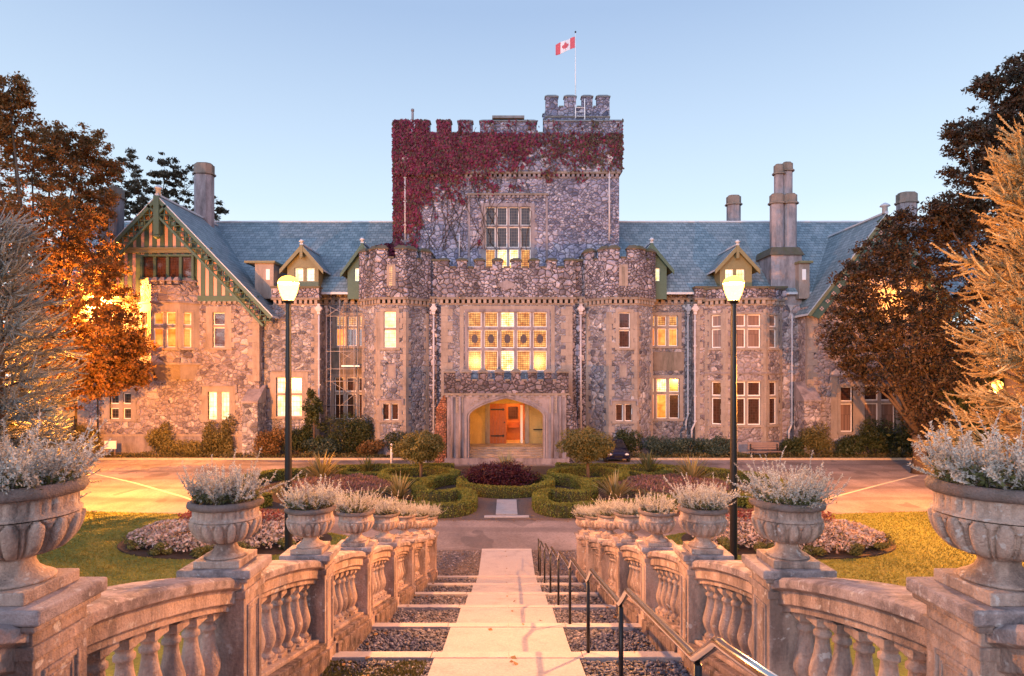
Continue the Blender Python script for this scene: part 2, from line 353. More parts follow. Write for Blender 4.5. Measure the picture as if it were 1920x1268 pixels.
# ------------------------------------------------------------------ ground
def roadmat():
    m,n,l,b=newmat('asphalt')
    p=pos(n,l); a=noise(n,l,p,.25,4,.6); f=noise(n,l,p,13,6,.8); st=noise(n,l,pos(n,l,(1,.25,1)),.9,4,.6)
    c=mix(n,l,ramp(n,l,a.outputs[0],[(.35,(0,0,0)),(.65,(1,1,1))]),(.16,.135,.135),(.29,.24,.23))
    c=mix(n,l,.6,c,ramp(n,l,f.outputs[0],[(.3,(.3,.3,.3)),(.7,(1.7,1.7,1.7))]),'MULTIPLY')
    c=mix(n,l,.5,c,ramp(n,l,st.outputs[0],[(.35,(.7,.7,.7)),(.65,(1.2,1.2,1.2))]),'MULTIPLY')
    pt=noise(n,l,pos(n,l,(1,.6,1)),.5,2,.5); c=mix(n,l,ramp(n,l,pt.outputs[0],[(.60,(0,0,0)),(.615,(.5,.5,.5))]),c,(.07,.06,.065))
    wv=n.new('ShaderNodeTexWave'); wv.bands_direction='Y'; wv.inputs['Scale'].default_value=.11; wv.inputs['Distortion'].default_value=5; wv.inputs['Detail'].default_value=2; wv.inputs['Detail Scale'].default_value=.4; l.new(p,wv.inputs['Vector'])
    c=mix(n,l,ramp(n,l,wv.outputs['Fac'],[(.75,(0,0,0)),(.95,(.35,.35,.35))]),c,(.06,.05,.055))
    l.new(c,b.inputs['Base Color']); b.inputs['Roughness'].default_value=.7
    bump(n,l,b,f.outputs[0],.5,.02); return m
def grassmat(name, c0, c1):
    m,n,l,b=newmat(name)
    p=pos(n,l); a=noise(n,l,p,.45,5,.65); f=noise(n,l,pos(n,l,(1,.55,1)),14,5,.75); g=noise(n,l,p,2.2,4,.7)
    c=mix(n,l,a.outputs[0],c0,c1)
    c=mix(n,l,.8,c,ramp(n,l,f.outputs[0],[(.3,(.45,.45,.4)),(.7,(1.5,1.5,1.4))]),'MULTIPLY')
    c=mix(n,l,ramp(n,l,g.outputs[0],[(.52,(0,0,0)),(.75,(.6,.6,.6))]),c,(.16,.13,.045))
    l.new(c,b.inputs['Base Color']); b.inputs['Roughness'].default_value=.85
    bump(n,l,b,f.outputs[0],1.0,.05); return m
M['road']=roadmat(); M['grass']=grassmat('lawn_grass',(.10,.125,.022),(.17,.19,.04)); M['far']=grassmat('rough_ground',(.03,.035,.012),(.05,.05,.02))
M['line']=plain('line_paint',(.55,.50,.36),.7,0,.25,4)
M['kerb']=ashlar('kerb_stone',(.36,.29,.21),(.46,.38,.28),1.5,amt=.4)

mb=MB(); mb.poly([(-700,-300,-.10),(700,-300,-.10),(700,900,-.10),(-700,900,-.10)],M['far'])
tag(mb.build('ground'),kind='structure')
mb=MB(); mb.poly([(-75,20.5,-.03),(75,20.5,-.03),(75,44.0,-.03),(-75,44.0,-.03)],M['road'])
tag(mb.build('road'),kind='structure')

def lawn_edge(x):
    x=abs(x)
    pts=[(2.5,20.9),(3.2,21.6),(6,23.4),(10,25.6),(14,27.0),(20,27.6),(75,28.2)]
    for (a,b),(c,d) in zip(pts,pts[1:]):
        if x<=c: return b+(d-b)*max(0,(x-a))/(c-a)
    return 28.2
def bank(x,y):
    z=max(0,S*(Y0-y)-.42)
    return z
M['blade']=leafmat('grass_blades',[(.15,.15,.022),(.20,.195,.034),(.25,.21,.055),(.16,.165,.028)],.3,.7,.6)
for sgn in (-1,1):
    rng=np.random.default_rng(90+sgn); n=90000
    x=2.6+22*rng.uniform(0,1,n)**1.25; y=rng.uniform(11,28,n); k=np.array([b<lawn_edge(a)-.05 for a,b in zip(x,y)]); x,y=x[k],y[k]
    k=((x-10.1)/3.75)**2+((y-22.5)/2.2)**2>1; x,y=x[k],y[k]; n=len(x)
    z=np.maximum(0,S*(Y0-y)-.42); C=np.stack([sgn*x,y,z+.02],1); D=unit(n,rng)*.75+np.array([0,0,.8]); D/=np.linalg.norm(D,axis=1,keepdims=True)
    V,FA=leaf_quads(C,.085,rng,D,asp=.3); tag(np_obj('grass',V,FA,M['blade']),kind='stuff')
for sgn in (-1,1):
    xs=[2.5,2.9,3.4,4,4.7,5.5,6.5,7.5,8.7,10,11.5,13,15,17,20,24,30,40,55,75]; V=[]; Fc=[]
    ny=40
    for x in xs:
        e=lawn_edge(x)
        for j in range(ny+1):
            y=-8+(e+8)*j/ny
            z=bank(x,y)+ .05*math.sin(x*.7+y*.4)*(1 if y<18 else .3)*min(1,(e-y)/2)
            V.append((sgn*x,y,z if j<ny else -.005))
    for i in range(len(xs)-1):
        for j in range(ny):
            a=i*(ny+1)+j; q=[a,a+ny+1,a+ny+2,a+1]
            Fc.append(q if sgn>0 else q[::-1])
    o=np_obj('lawn',V,Fc,M['grass']); o.data.polygons.foreach_set('use_smooth',[True]*len(o.data.polygons)); tag(o,kind='structure')

# gravel parterre ground in front of the porch (lies on the asphalt)
pp=[]
for k in range(64):
    a=2*math.pi*k/64; x=15.8*math.copysign(abs(math.cos(a))**.8,math.cos(a)); y=33.6+ (7.6 if math.sin(a)<0 else 7.4)*math.sin(a)
    pp.append((x,y,-.022))
mb=MB(); mb.poly(pp,M['soil']); tag(mb.build('garden_soil'),kind='structure')
cg=[(-3.0,25.9),(3.0,25.9),(2.0,27.2),(1.9,28.2),(2.5,29.6),(2.6,31),(-2.6,31),(-2.5,29.6),(-1.9,28.2),(-2.0,27.2)]
mb=MB(); mb.poly([(a,b,-.017) for a,b in cg],M['mulch']); tag(mb.build('garden_gravel'),kind='structure')
# slabs set in that gravel
mb=MB()
for k in range(4): mb.box(-.47,.47,26.9+k*.78,26.9+k*.78+.765,-.02,.012+.002*(k%2),M['nosing'])
mb.box(-.95,.95,26.35,26.62,-.02,.02,M['nosing'])
tag(mb.build('path'),kind='structure')

# painted lines
for pts in ([(178,888),(250,904),(345,931),(430,962)],[(1722,890),(1650,908),(1563,931),(1480,958)]):
    P=[(PX(a,GY(b)),GY(b)) for a,b in pts]; mb=MB()
    for (a,b),(c,d) in zip(P,P[1:]):
        n=Vector((-(d-b),c-a)).normalized()*.07
        mb.poly([(a+n.x,b+n.y,-.026),(a-n.x,b-n.y,-.026),(c-n.x,d-n.y,-.026),(c+n.x,d+n.y,-.026)],M['line'])
    tag(mb.build('road_marking'),kind='structure')

# kerb and planting bed along the castle front
def bedstrip(x0,x1):
    mb=MB()
    n=int((x1-x0)/1.2)
    for k in range(n):
        a=x0+(x1-x0)*k/n; b=x0+(x1-x0)*(k+1)/n-.012
        mb.box(a,b,43.9,44.06,-.05,.11,M['kerb'])
    tag(mb.build('kerb'),kind='structure')
    mb=MB(); mb.box(x0,x1,44.06,50,-.05,.07,M['soil']); tag(mb.build('planting_bed'),kind='structure')
bedstrip(-60,-5.2); bedstrip(5.2,60)

# stepped ramp: sloping slab path, nosing stones, gravel trays
EDG=[Y0-.6-2.15*k for k in range(9)]     # downhill edge of each tread, far to near
mbp=MB(); mbn=MB(); gp=[]
TS=.146
def line(y): return S*(Y0-y)
for k,e in enumerate(EDG):
    y0=e-2.15; z1=line(e); z0=z1+TS*2.15 
    # tread top goes from z0 (near, uphill) to z1 (far edge)
    def tz(y): return z1+TS*(e-y)
    mbp.hexa([(-.855,y0,z0-.5),(.855,y0,z0-.5),(.855,e-.24,z1-.5),(-.855,e-.24,z1-.5),(-.855,y0,tz(y0)),(.855,y0,tz(y0)),(.855,e-.245,tz(e-.245)),(-.855,e-.245,tz(e-.245))],M['path'])
    for xa,xb in ((-2.12,-.9),(-.895,.02),(.025,.9),(.905,2.12)):
        d=.006*R.uniform(-1,1)
        mbn.hexa([(xa,e-.24,z1-.4),(xb,e-.24,z1-.4),(xb,e,z1-.4),(xa,e,z1-.4),(xa,e-.24,tz(e-.24)+.006+d),(xb,e-.24,tz(e-.24)+.006+d),(xb,e,z1+.004+d),(xa,e,z1+.004+d)],M['nosing'])
    for sg in (-1,1):
        mbn.hexa([(min(sg*.86,sg*2.12),y0,z0-.55),(max(sg*.86,sg*2.12),y0,z0-.55),(max(sg*.86,sg*2.12),e-.242,z1-.55),(min(sg*.86,sg*2.12),e-.242,z1-.55),
                  (min(sg*.86,sg*2.12),y0,tz(y0)-.05),(max(sg*.86,sg*2.12),y0,tz(y0)-.05),(max(sg*.86,sg*2.12),e-.242,tz(e-.242)-.05),(min(sg*.86,sg*2.12),e-.242,tz(e-.242)-.05)],M['mulch'])
        if y0<.5: continue
        area=1.26*1.9; dens=760 if e<12 else 420
        npb=int(area*dens)
        for _ in range(npb):
            x=sg*R.uniform(.87,2.1); y=R.uniform(y0+.01,e-.26); gp.append((x,y,tz(y)-.045+R.uniform(0,.02)))
# flat foot of the path down to the road, in the same slabs
mbp.box(-.855,.855,EDG[0]+.005,21.45,-.3,-.003,M['path'])
mbn.box(-.86,.86,21.455,21.62,-.3,.004,M['nosing'])
steps=thing('stairway',None,None,(0,Y0,0)); tag(steps,kind='structure')
for mbx,nm in ((mbp,'paving'),(mbn,'nosing')):
    o=mbx.build(nm,steps,(0,-Y0,0)); 
    bv=o.modifiers.new('bevel','BEVEL'); bv.width=.008; bv.segments=2; bv.limit_method='ANGLE'
mb=MB()
for sg in (-1,1): mb.box(min(sg*.86,sg*2.5),max(sg*.86,sg*2.5),EDG[0]+.01,21.5,-.3,-.015,M['mulch'])
tag(mb.build('gravel_margin'),kind='structure')
for sg in (-1,1):
    for _ in range(900): gp.append((sg*R.uniform(.87,2.4),R.uniform(18.4,21.4),-.012+R.uniform(0,.012)))
rng=np.random.default_rng(3); C=np.array(gp); n=len(C)
base=np.array([(1,0,0),(0,1,0),(-1,0,0),(0,-1,0),(0,0,1),(0,0,-1)],float)
oct_f=np.array([(0,1,4),(1,2,4),(2,3,4),(3,0,4),(1,0,5),(2,1,5),(3,2,5),(0,3,5)])
sz=.027*rng.uniform(.6,1.5,(n,1,1))*rng.uniform(.6,1.3,(n,1,3))*np.array([1,1,.75])
th=rng.uniform(0,6.28,n); ca,sa=np.cos(th),np.sin(th)
P=base[None]*sz; Q=P.copy(); Q[:,:,0]=P[:,:,0]*ca[:,None]-P[:,:,1]*sa[:,None]; Q[:,:,1]=P[:,:,0]*sa[:,None]+P[:,:,1]*ca[:,None]
Q[:,:,2]+=Q[:,:,0]*rng.uniform(-.5,.5,(n,1)); V=(Q+C[:,None]).reshape(-1,3)
FA=(oct_f[None]+6*np.arange(n)[:,None,None]).reshape(-1,3)
tag(np_obj('gravel',V,FA,M['pebble']),kind='stuff')
# the mossy tray in the third bay on the left
e=EDG[5]; rng=np.random.default_rng(8); n=5200
M['moss']=leafmat('moss_tuft',[(.07,.075,.02),(.12,.115,.035),(.16,.13,.05),(.10,.10,.03)],.2,.8,1.5)
x=rng.uniform(-2.05,-.92,n); y=rng.uniform(e-1.55,e-.3,n); keep=(np.sin(x*5)+np.sin(y*4+1)+rng.normal(0,.6,n)>-.9); x,y=x[keep],y[keep]
C=np.stack([x,y,line(e)+TS*(e-y)-.02+rng.uniform(0,.01,len(x))],1); D=unit(len(C),rng)*.7+np.array([0,0,.9]); D/=np.linalg.norm(D,axis=1,keepdims=True)
V,FA=leaf_quads(C,.05,rng,D,asp=.3); tag(np_obj('moss',V,FA,M['moss']),kind='stuff')

# fallen leaves blown over path, steps and drive
M['fallen']=leafmat('fallen_leaves',[(.20,.09,.03),(.28,.15,.05),(.14,.07,.035),(.30,.20,.08)],0,.7,1)
rng=np.random.default_rng(31); P=[]
for _ in range(260):
    x=rng.uniform(-2,2); y=rng.uniform(4,21.3); k=[e for e in EDG if e>=y]; 
    z=(line(min(k))+TS*(min(k)-y)) if k else 0
    P.append((x*abs(x)/2 if rng.uniform()<.2 else math.copysign(2.1-abs(rng.normal(0,.35)),x),y,z+.008))
for _ in range(1500):
    x=rng.uniform(-34,34); y=43.7-abs(rng.normal(0,3.2)); P.append((x,y,-.018))
for _ in range(260): P.append((rng.uniform(-3,3),25.6+abs(rng.normal(0,.8)),-.012))
C=np.array(P); D=unit(len(C),rng)*np.array([1,1,.15]); D/=np.linalg.norm(D,axis=1,keepdims=True)
V,FA=leaf_quads(C,.07,rng,D,np.array([[0,0,1.]])+.35*unit(len(C),rng),asp=.7); tag(np_obj('fallen_leaves',V,FA,M['fallen']),kind='stuff')
# ------------------------------------------------------------------ the castle
CO=(0,46,0); OFF=(0,-46,0)
castle=thing('castle','grey rubble stone castle with a battlemented, red-creeper-clad central tower, slate roofs and lit windows','castle',CO)
def part(mb,name,parent=None):
    return mb.build(name,castle,OFF) if parent is None else mb.build(name,parent)

def wall(mb,x0,x1,z0,z1,y0,y1,mat,holes=(),reveal=.3,rmat=None,top=None,back=True):
    xs=sorted({x0,x1,*[h[0] for h in holes],*[h[1] for h in holes]}); zs=sorted({z0,z1,*[h[2] for h in holes],*[h[3] for h in holes]})
    for a,b in zip(xs,xs[1:]):
        for c,d in zip(zs,zs[1:]):
            mx,mz=(a+b)/2,(c+d)/2
            if any(h[0]<mx<h[1] and h[2]<mz<h[3] for h in holes): continue
            mb.poly([(a,y0,c),(b,y0,c),(b,y0,d),(a,y0,d)],mat)
    rm=rmat or mat
    for a,b,c,d in holes:
        y=y0+reveal
        mb.poly([(a,y0,c),(a,y0,d),(a,y,d),(a,y,c)],rm); mb.poly([(b,y0,d),(b,y0,c),(b,y,c),(b,y,d)],rm)
        mb.poly([(a,y0,c),(a,y,c),(b,y,c),(b,y0,c)],rm); mb.poly([(a,y0,d),(b,y0,d),(b,y,d),(a,y,d)],rm)
    mb.poly([(x0,y1,z0),(x0,y0,z0),(x0,y0,z1),(x0,y1,z1)],mat); mb.poly([(x1,y0,z0),(x1,y1,z0),(x1,y1,z1),(x1,y0,z1)],mat)
    mb.poly([(x0,y0,z1),(x1,y0,z1),(x1,y1,z1),(x0,y1,z1)],top or mat)
    if back: mb.poly([(x1,y1,z0),(x0,y1,z0),(x0,y1,z1),(x1,y1,z1)],mat)

def window(parent,h,y0,cols,rows,glass,sur=.24,mull=.13,hood=False,fr=.055,M4=None,frame='white',stone='sand',sill=True,teeth=True,name='window',extra=None):
    """h=(x0,x1,z0,z1) opening in the wall plane y0; cols = number of lights, rows = heights from the top"""
    x0,x1,z0,z1=h; st=M[stone]
    mb=MB(M4)
    if sur:
        for a,b in ((x0-sur,x0),(x1,x1+sur)): mb.box(a,b,y0-.035,y0+.2,z0,z1,st)
        mb.box(x0-sur-.002,x1+sur+.002,y0-.04,y0+.2,z1,z1+sur*.9,st)
        if teeth:
            k=0; z=z0
            while z<z1-.2:
                hh=.36
                if k%2==0:
                    for a,b in ((x0-sur-.2,x0-sur),(x1+sur,x1+sur+.2)): mb.box(a,b,y0-.03,y0+.1,z,min(z+hh,z1),st)
                z+=hh; k+=1
        if sill: mb.box(x0-sur-.06,x1+sur+.06,y0-.10,y0+.2,z0-.17,z0,st)
        if hood:
            mb.box(x0-sur-.15,x1+sur+.15,y0-.13,y0+.1,z1+sur*.9,z1+sur*.9+.13,M['sand_grey'])
            for a,b in ((x0-sur-.15,x0-sur-.03),(x1+sur+.03,x1+sur+.15)): mb.box(a,b,y0-.13,y0+.1,z1-.1,z1+sur*.9,M['sand_grey'])
    nr=len(rows); tot=sum(rows); H=z1-z0-mull*(nr-1); Wd=(x1-x0-mull*(cols-1))/cols
    rowz=[]; z=z1
    for i,r in enumerate(rows):
        hh=H*r/tot; rowz.append((z-hh,z)); z-=hh
        if i<nr-1: mb.box(x0,x1,y0+.05,y0+.24,z-mull,z,st); z-=mull
    lights=[]
    for c in range(cols):
        a=x0+c*(Wd+mull)
        if c<cols-1:
            for zz in rowz: mb.box(a+Wd,a+Wd+mull,y0+.05,y0+.24,zz[0],zz[1],st)
        for zz in rowz: lights.append((a,a+Wd,*zz))
    if not mb.f: mb.box(x0,x1,y0+.02,y0+.2,z0-.06,z0,st)
    w=part(mb,name)
    mf=MB(M4); mp=MB(M4); fm=M[frame]
    for i,(a,b,c,d) in enumerate(lights):
        ya,yb=y0+.15,y0+.20
        mf.box(a,a+fr,ya,yb,c,d,fm); mf.box(b-fr,b,ya,yb,c,d,fm); mf.box(a+fr,b-fr,ya,yb,c,c+fr,fm); mf.box(a+fr,b-fr,ya,yb,d-fr,d,fm)
        col,row=i//nr,i%nr
        g=glass(col,row) if callable(glass) else glass
        mp.poly([(a,y0+.185,c),(b,y0+.185,c),(b,y0+.185,d),(a,y0+.185,d)],M[g])
        if extra: extra(mf,col,row,a,b,c,d,y0)
    mf.build('casement',w); mp.build('pane',w)
    return w
def hole(px0,px1,py0,py1,Y): return (PX(px0,Y),PX(px1,Y),PZ(py1,Y),PZ(py0,Y))

def corbels(mb,x0,x1,z,y,n,mat='sand',dark='sand_dark',out=.22,h=.28):
    mb.box(x0-out*.4,x1+out*.4,y-out,y+.1,z,z+.17,M[dark])
    st=(x1-x0)/n
    for k in range(n):
        a=x0+st*(k+.22); mb.box(a,a+st*.56,y-out*.75,y+.1,z-h,z,M[mat])
    mb.box(x0,x1,y-.04,y+.1,z-h-.1,z-h,M[mat])
def merlon(mb,x0,x1,y0,y1,z0,z1,mat,cap,ch=.24,o=.07):
    mb.box(x0,x1,y0,y1,z0,z1,mat)
    ym=(y0+y1)/2
    a=[(x0-o,y0-o,z1),(x1+o,y0-o,z1),(x1+o,y1+o,z1),(x0-o,y1+o,z1),(x0-o,y0-o,z1+.07),(x1+o,y0-o,z1+.07),(x1+o,y1+o,z1+.07),(x0-o,y1+o,z1+.07)]
    mb.hexa(a,cap)
    i=min(.18,(x1-x0)*.2)
    mb.hexa([(x0-o+.01,y0-o+.01,z1+.07),(x1+o-.01,y0-o+.01,z1+.07),(x1+o-.01,y1+o-.01,z1+.07),(x0-o+.01,y1+o-.01,z1+.07),(x0+i,ym-.12,z1+ch),(x1-i,ym-.12,z1+ch),(x1-i,ym+.12,z1+ch),(x0+i,ym+.12,z1+ch)],cap)
def battlement(mb,xs,y0,y1,zc,zm,mat,cap):
    """merlons over the px ranges xs, crenel sills between"""
    for i,(a,b) in enumerate(xs):
        merlon(mb,a,b,y0,y1,zc,zm,mat,cap)
        if i<len(xs)-1:
            c=xs[i+1][0]; mb.box(b+.075,c-.075,y0-.06,y1+.05,zc,zc+.10,cap)
def quoins(mb,x,y,z0,z1,side,mat,w0=.34,w1=.58,h=.42):
    z=z0;k=0
    while z<z1-.1:
        w=w0 if k%2 else w1; zz=min(z+h-.015,z1)
        mb.box(*( (x-.02,x+w) if side<0 else (x-w,x+.02)),y-.025,y+.3,z,zz,mat); z+=h;k+=1
def downpipe(px,py0,py1,Y,hop=True,r=.075,kick=0):
    x=PX(px,Y); z0,z1=PZ(py1,Y),PZ(py0,Y); mb=MB()
    pts=[(x,Y-.14,z1),(x,Y-.14,z0)]
    if kick: pts=[(x,Y-.14,z1),(x,Y-.14,z0+1.1),(x+kick,Y-.3,z0+.6),(x+kick,Y-.3,z0)]
    mb.tube(pts,r,M['pipe'],8)
    z=z0+1.2
    while z<z1: mb.box(x-.13,x+.13,Y-.2,Y-.02,z,z+.07,M['pipe']); z+=1.9
    o=part(mb,'downpipe')
    if hop:
        mb=MB()
        mb.box(x-.17,x+.17,Y-.33,Y-.03,z1-.05,z1+.32,M['pipe']); mb.box(x-.26,x+.26,Y-.35,Y-.03,z1+.06,z1+.22,M['pipe'])
        mb.box(x-.10,x+.10,Y-.28,Y-.05,z1+.32,z1+.5,M['pipe']); mb.box(x-.11,x+.11,Y-.27,Y-.05,z1-.28,z1-.05,M['pipe'])
        mb.build('hopper_head',o)

# ---- main tower
YT=50.
def tx(p): return PX(p,YT)
def tz(p): return PZ(p,YT)
mb=MB()
wh=hole(910,995,388,510,YT)
wall(mb,tx(742.5),tx(1161),0,tz(331),YT,YT+9,M['rubble_tower'],[wh])
z=tz(327)
corbels(mb,tx(742),tx(1161),z,YT,46,'sand_grey','sand_dark',.2,.24)
mb.box(tx(739),tx(1166.5),YT-.2,YT+9.2,z+.17,tz(252),M['rubble_tower'])
# framed panel round the tower window
for a,b in ((877,881.5),(1023,1027)): mb.box(tx(a),tx(b),YT-.05,YT+.1,tz(500),tz(371),M['sand_grey'])
mb.box(tx(876),tx(1028),YT-.14,YT+.1,tz(366.5),tz(363),M['sand_dark'])
for k in range(18):
    a=877.5+k*8.35; mb.box(tx(a),tx(a+4.2),YT-.1,YT+.1,tz(371),tz(366.5),M['sand_grey'])
tower=part(mb,'central_tower')
ms=[(738.5,765),(779,806),(819,846),(859,886),(900,1006),(1020,1167)]
for i,(a,b) in enumerate(ms):
    mb=MB(); merlon(mb,tx(a),tx(b),YT-.2,YT+.45,tz(252),tz(230),M['rubble_tower'],M['tower_cap'])
    if i==4: mb.box(tx(923),tx(983),YT-.25,YT+.5,tz(223.5),tz(219),M['tower_cap'])
    mb.build('merlon',tower)
    if i<5: mb=MB(); mb.box(tx(b)+.075,tx(ms[i+1][0])-.075,YT-.26,YT+.5,tz(252),tz(252)+.10,M['tower_cap']); mb.build('crenel_sill',tower)
for i in range(6):     # back and side battlements
    a=742+i*72; mb=MB(); merlon(mb,tx(a),tx(a+40),YT+8.7,YT+9.2,tz(252),tz(231),M['rubble_tower'],M['tower_cap']); mb.build('merlon',tower)
for y in (51.6,53.6,55.6):
    for x in (tx(739)+.0,tx(1166.5)-.55): mb=MB(); merlon(mb,x,x+.55,y,y+1.1,tz(252),tz(231),M['rubble_tower'],M['tower_cap']); mb.build('merlon',tower)
window(tower,wh,YT,4,[1,1.12,1.25],lambda c,r:'lit_hot' if (r==2 and c in(1,2)) else ('lit' if r==2 else 'glass'),sur=.32,mull=.13,fr=.06,stone='sand_grey')
# stair turret
mb=MB(); y0,y1=51.2,55.2
def ux(p): return PX(p,51.2)
def uz(p): return PZ(p,51.2)
mb.box(ux(1023),ux(1143),y0,y1,tz(260),uz(201),M['rubble_tower'])
mb.box(ux(1022),ux(1144),y0-.05,y1+.05,uz(221),uz(218),M['sand_dark'])
for rows in ((y0,y0+.5),(y1-.5,y1)):
    battlement(mb,[(ux(a),ux(b)) for a,b in ((1023,1046),(1058.5,1080),(1091,1111),(1119,1143))],*rows,uz(201),uz(182),M['rubble_tower'],M['tower_cap'])
part(mb,'stair_turret')
downpipe(760,303,452,YT); downpipe(1142,303,452,YT); downpipe(861.5,441,482,YT,False,.06)
mb=MB(); mb.tube([(tx(772.5),YT+.3,tz(228)),(tx(772.5),YT+.3,tz(203))],.1,M['chimney'],10); mb.tube([(tx(772.5),YT+.3,tz(206)),(tx(772.5),YT+.3,tz(202))],.13,M['chimney'],10); part(mb,'vent_pipe')

# ---- central block between the octagonal towers
YB=46.5
def bx(p): return PX(p,YB)
def bz(p): return PZ(p,YB)
mb=MB()
wh=hole(877,1025.5,585,696,YB)
wall(mb,bx(827.5),bx(1073),0,bz(572),YB,YB+3.4,M['rubble'],[wh,(bx(915),bx(992),bz(850),bz(748))],.3)
for sd,x in ((-1,bx(827.5)),(1,bx(1073))): quoins(mb,x,YB,.4,bz(575),sd,M['sand'],.5,.85,.5)
mb.box(bx(862),bx(1040),YB-.03,YB+.1,bz(583),bz(573.5),M['sand'])
for a,b in ((862,869.5),(1033,1040)): mb.box(bx(a),bx(b),YB-.03,YB+.1,bz(700),bz(583),M['sand'])
block=part(mb,'entrance_block')
mb=MB()
zc=bz(562); corbels(mb,bx(823),bx(1077),zc,YB,25)
mb.box(bx(821.5),bx(1079),YB-.2,YB+.45,zc+.17,bz(503),M['rubble_mossy'])
c=(bx(950),bz(535)); mb.prism([(c[0]-.75,c[1]),(c[0],c[1]-.38),(c[0]+.75,c[1]),(c[0],c[1]+.38)],YB-.24,YB-.1,M['sand_grey'])
ms=[(821.5,842),(857,875.5),(890,908.5),(923.5,942.5),(958,977),(992,1010.5),(1025,1043.5),(1058.5,1079)]
battlement(mb,[(bx(a),bx(b)) for a,b in ms],YB-.2,YB+.4,bz(503),bz(490),M['rubble_mossy'],M['moss_cap'])
mb.box(bx(823),bx(1077),YB+.5,YB+5,bz(520),bz(517),M['lead'])
mb.build('parapet',block)
def medal(mf,col,row,a,b,c,d,y0):
    if row==1:
        cx,cz=(a+b)/2,(c+d)/2; rx,rz=.24,.34; n=16
        mf.prism([(cx+rx*math.cos(2*math.pi*k/n),cz+rz*math.sin(2*math.pi*k/n)) for k in range(n)],y0+.16,y0+.19,M['glass_brown'])
window(block,wh,YB,5,[1,1.2,1.35],lambda c,r:'lit_hot' if c==2 and r!=1 else 'lit',sur=.22,mull=.2,fr=.055,extra=medal,stone='sand_grey',teeth=False)
for px in (813.5,1088.5): downpipe(px,583,840,YB+.3)
# recessed slips beside the block
for a,b in ((797,829),(1072,1105)):
    mb=MB(); Y=YB+.5; wall(mb,PX(a,Y),PX(b,Y),0,PZ(490,Y),Y,Y+2.5,M['rubble_mossy'])
    mb.box(PX(a,Y),PX(b,Y),Y-.1,Y+.5,PZ(490,Y),PZ(486,Y),M['moss_cap'])
    corbels(mb,PX(a,Y)+.1,PX(b,Y)-.1,PZ(561,Y),Y,3)
    part(mb,'linking_wall')

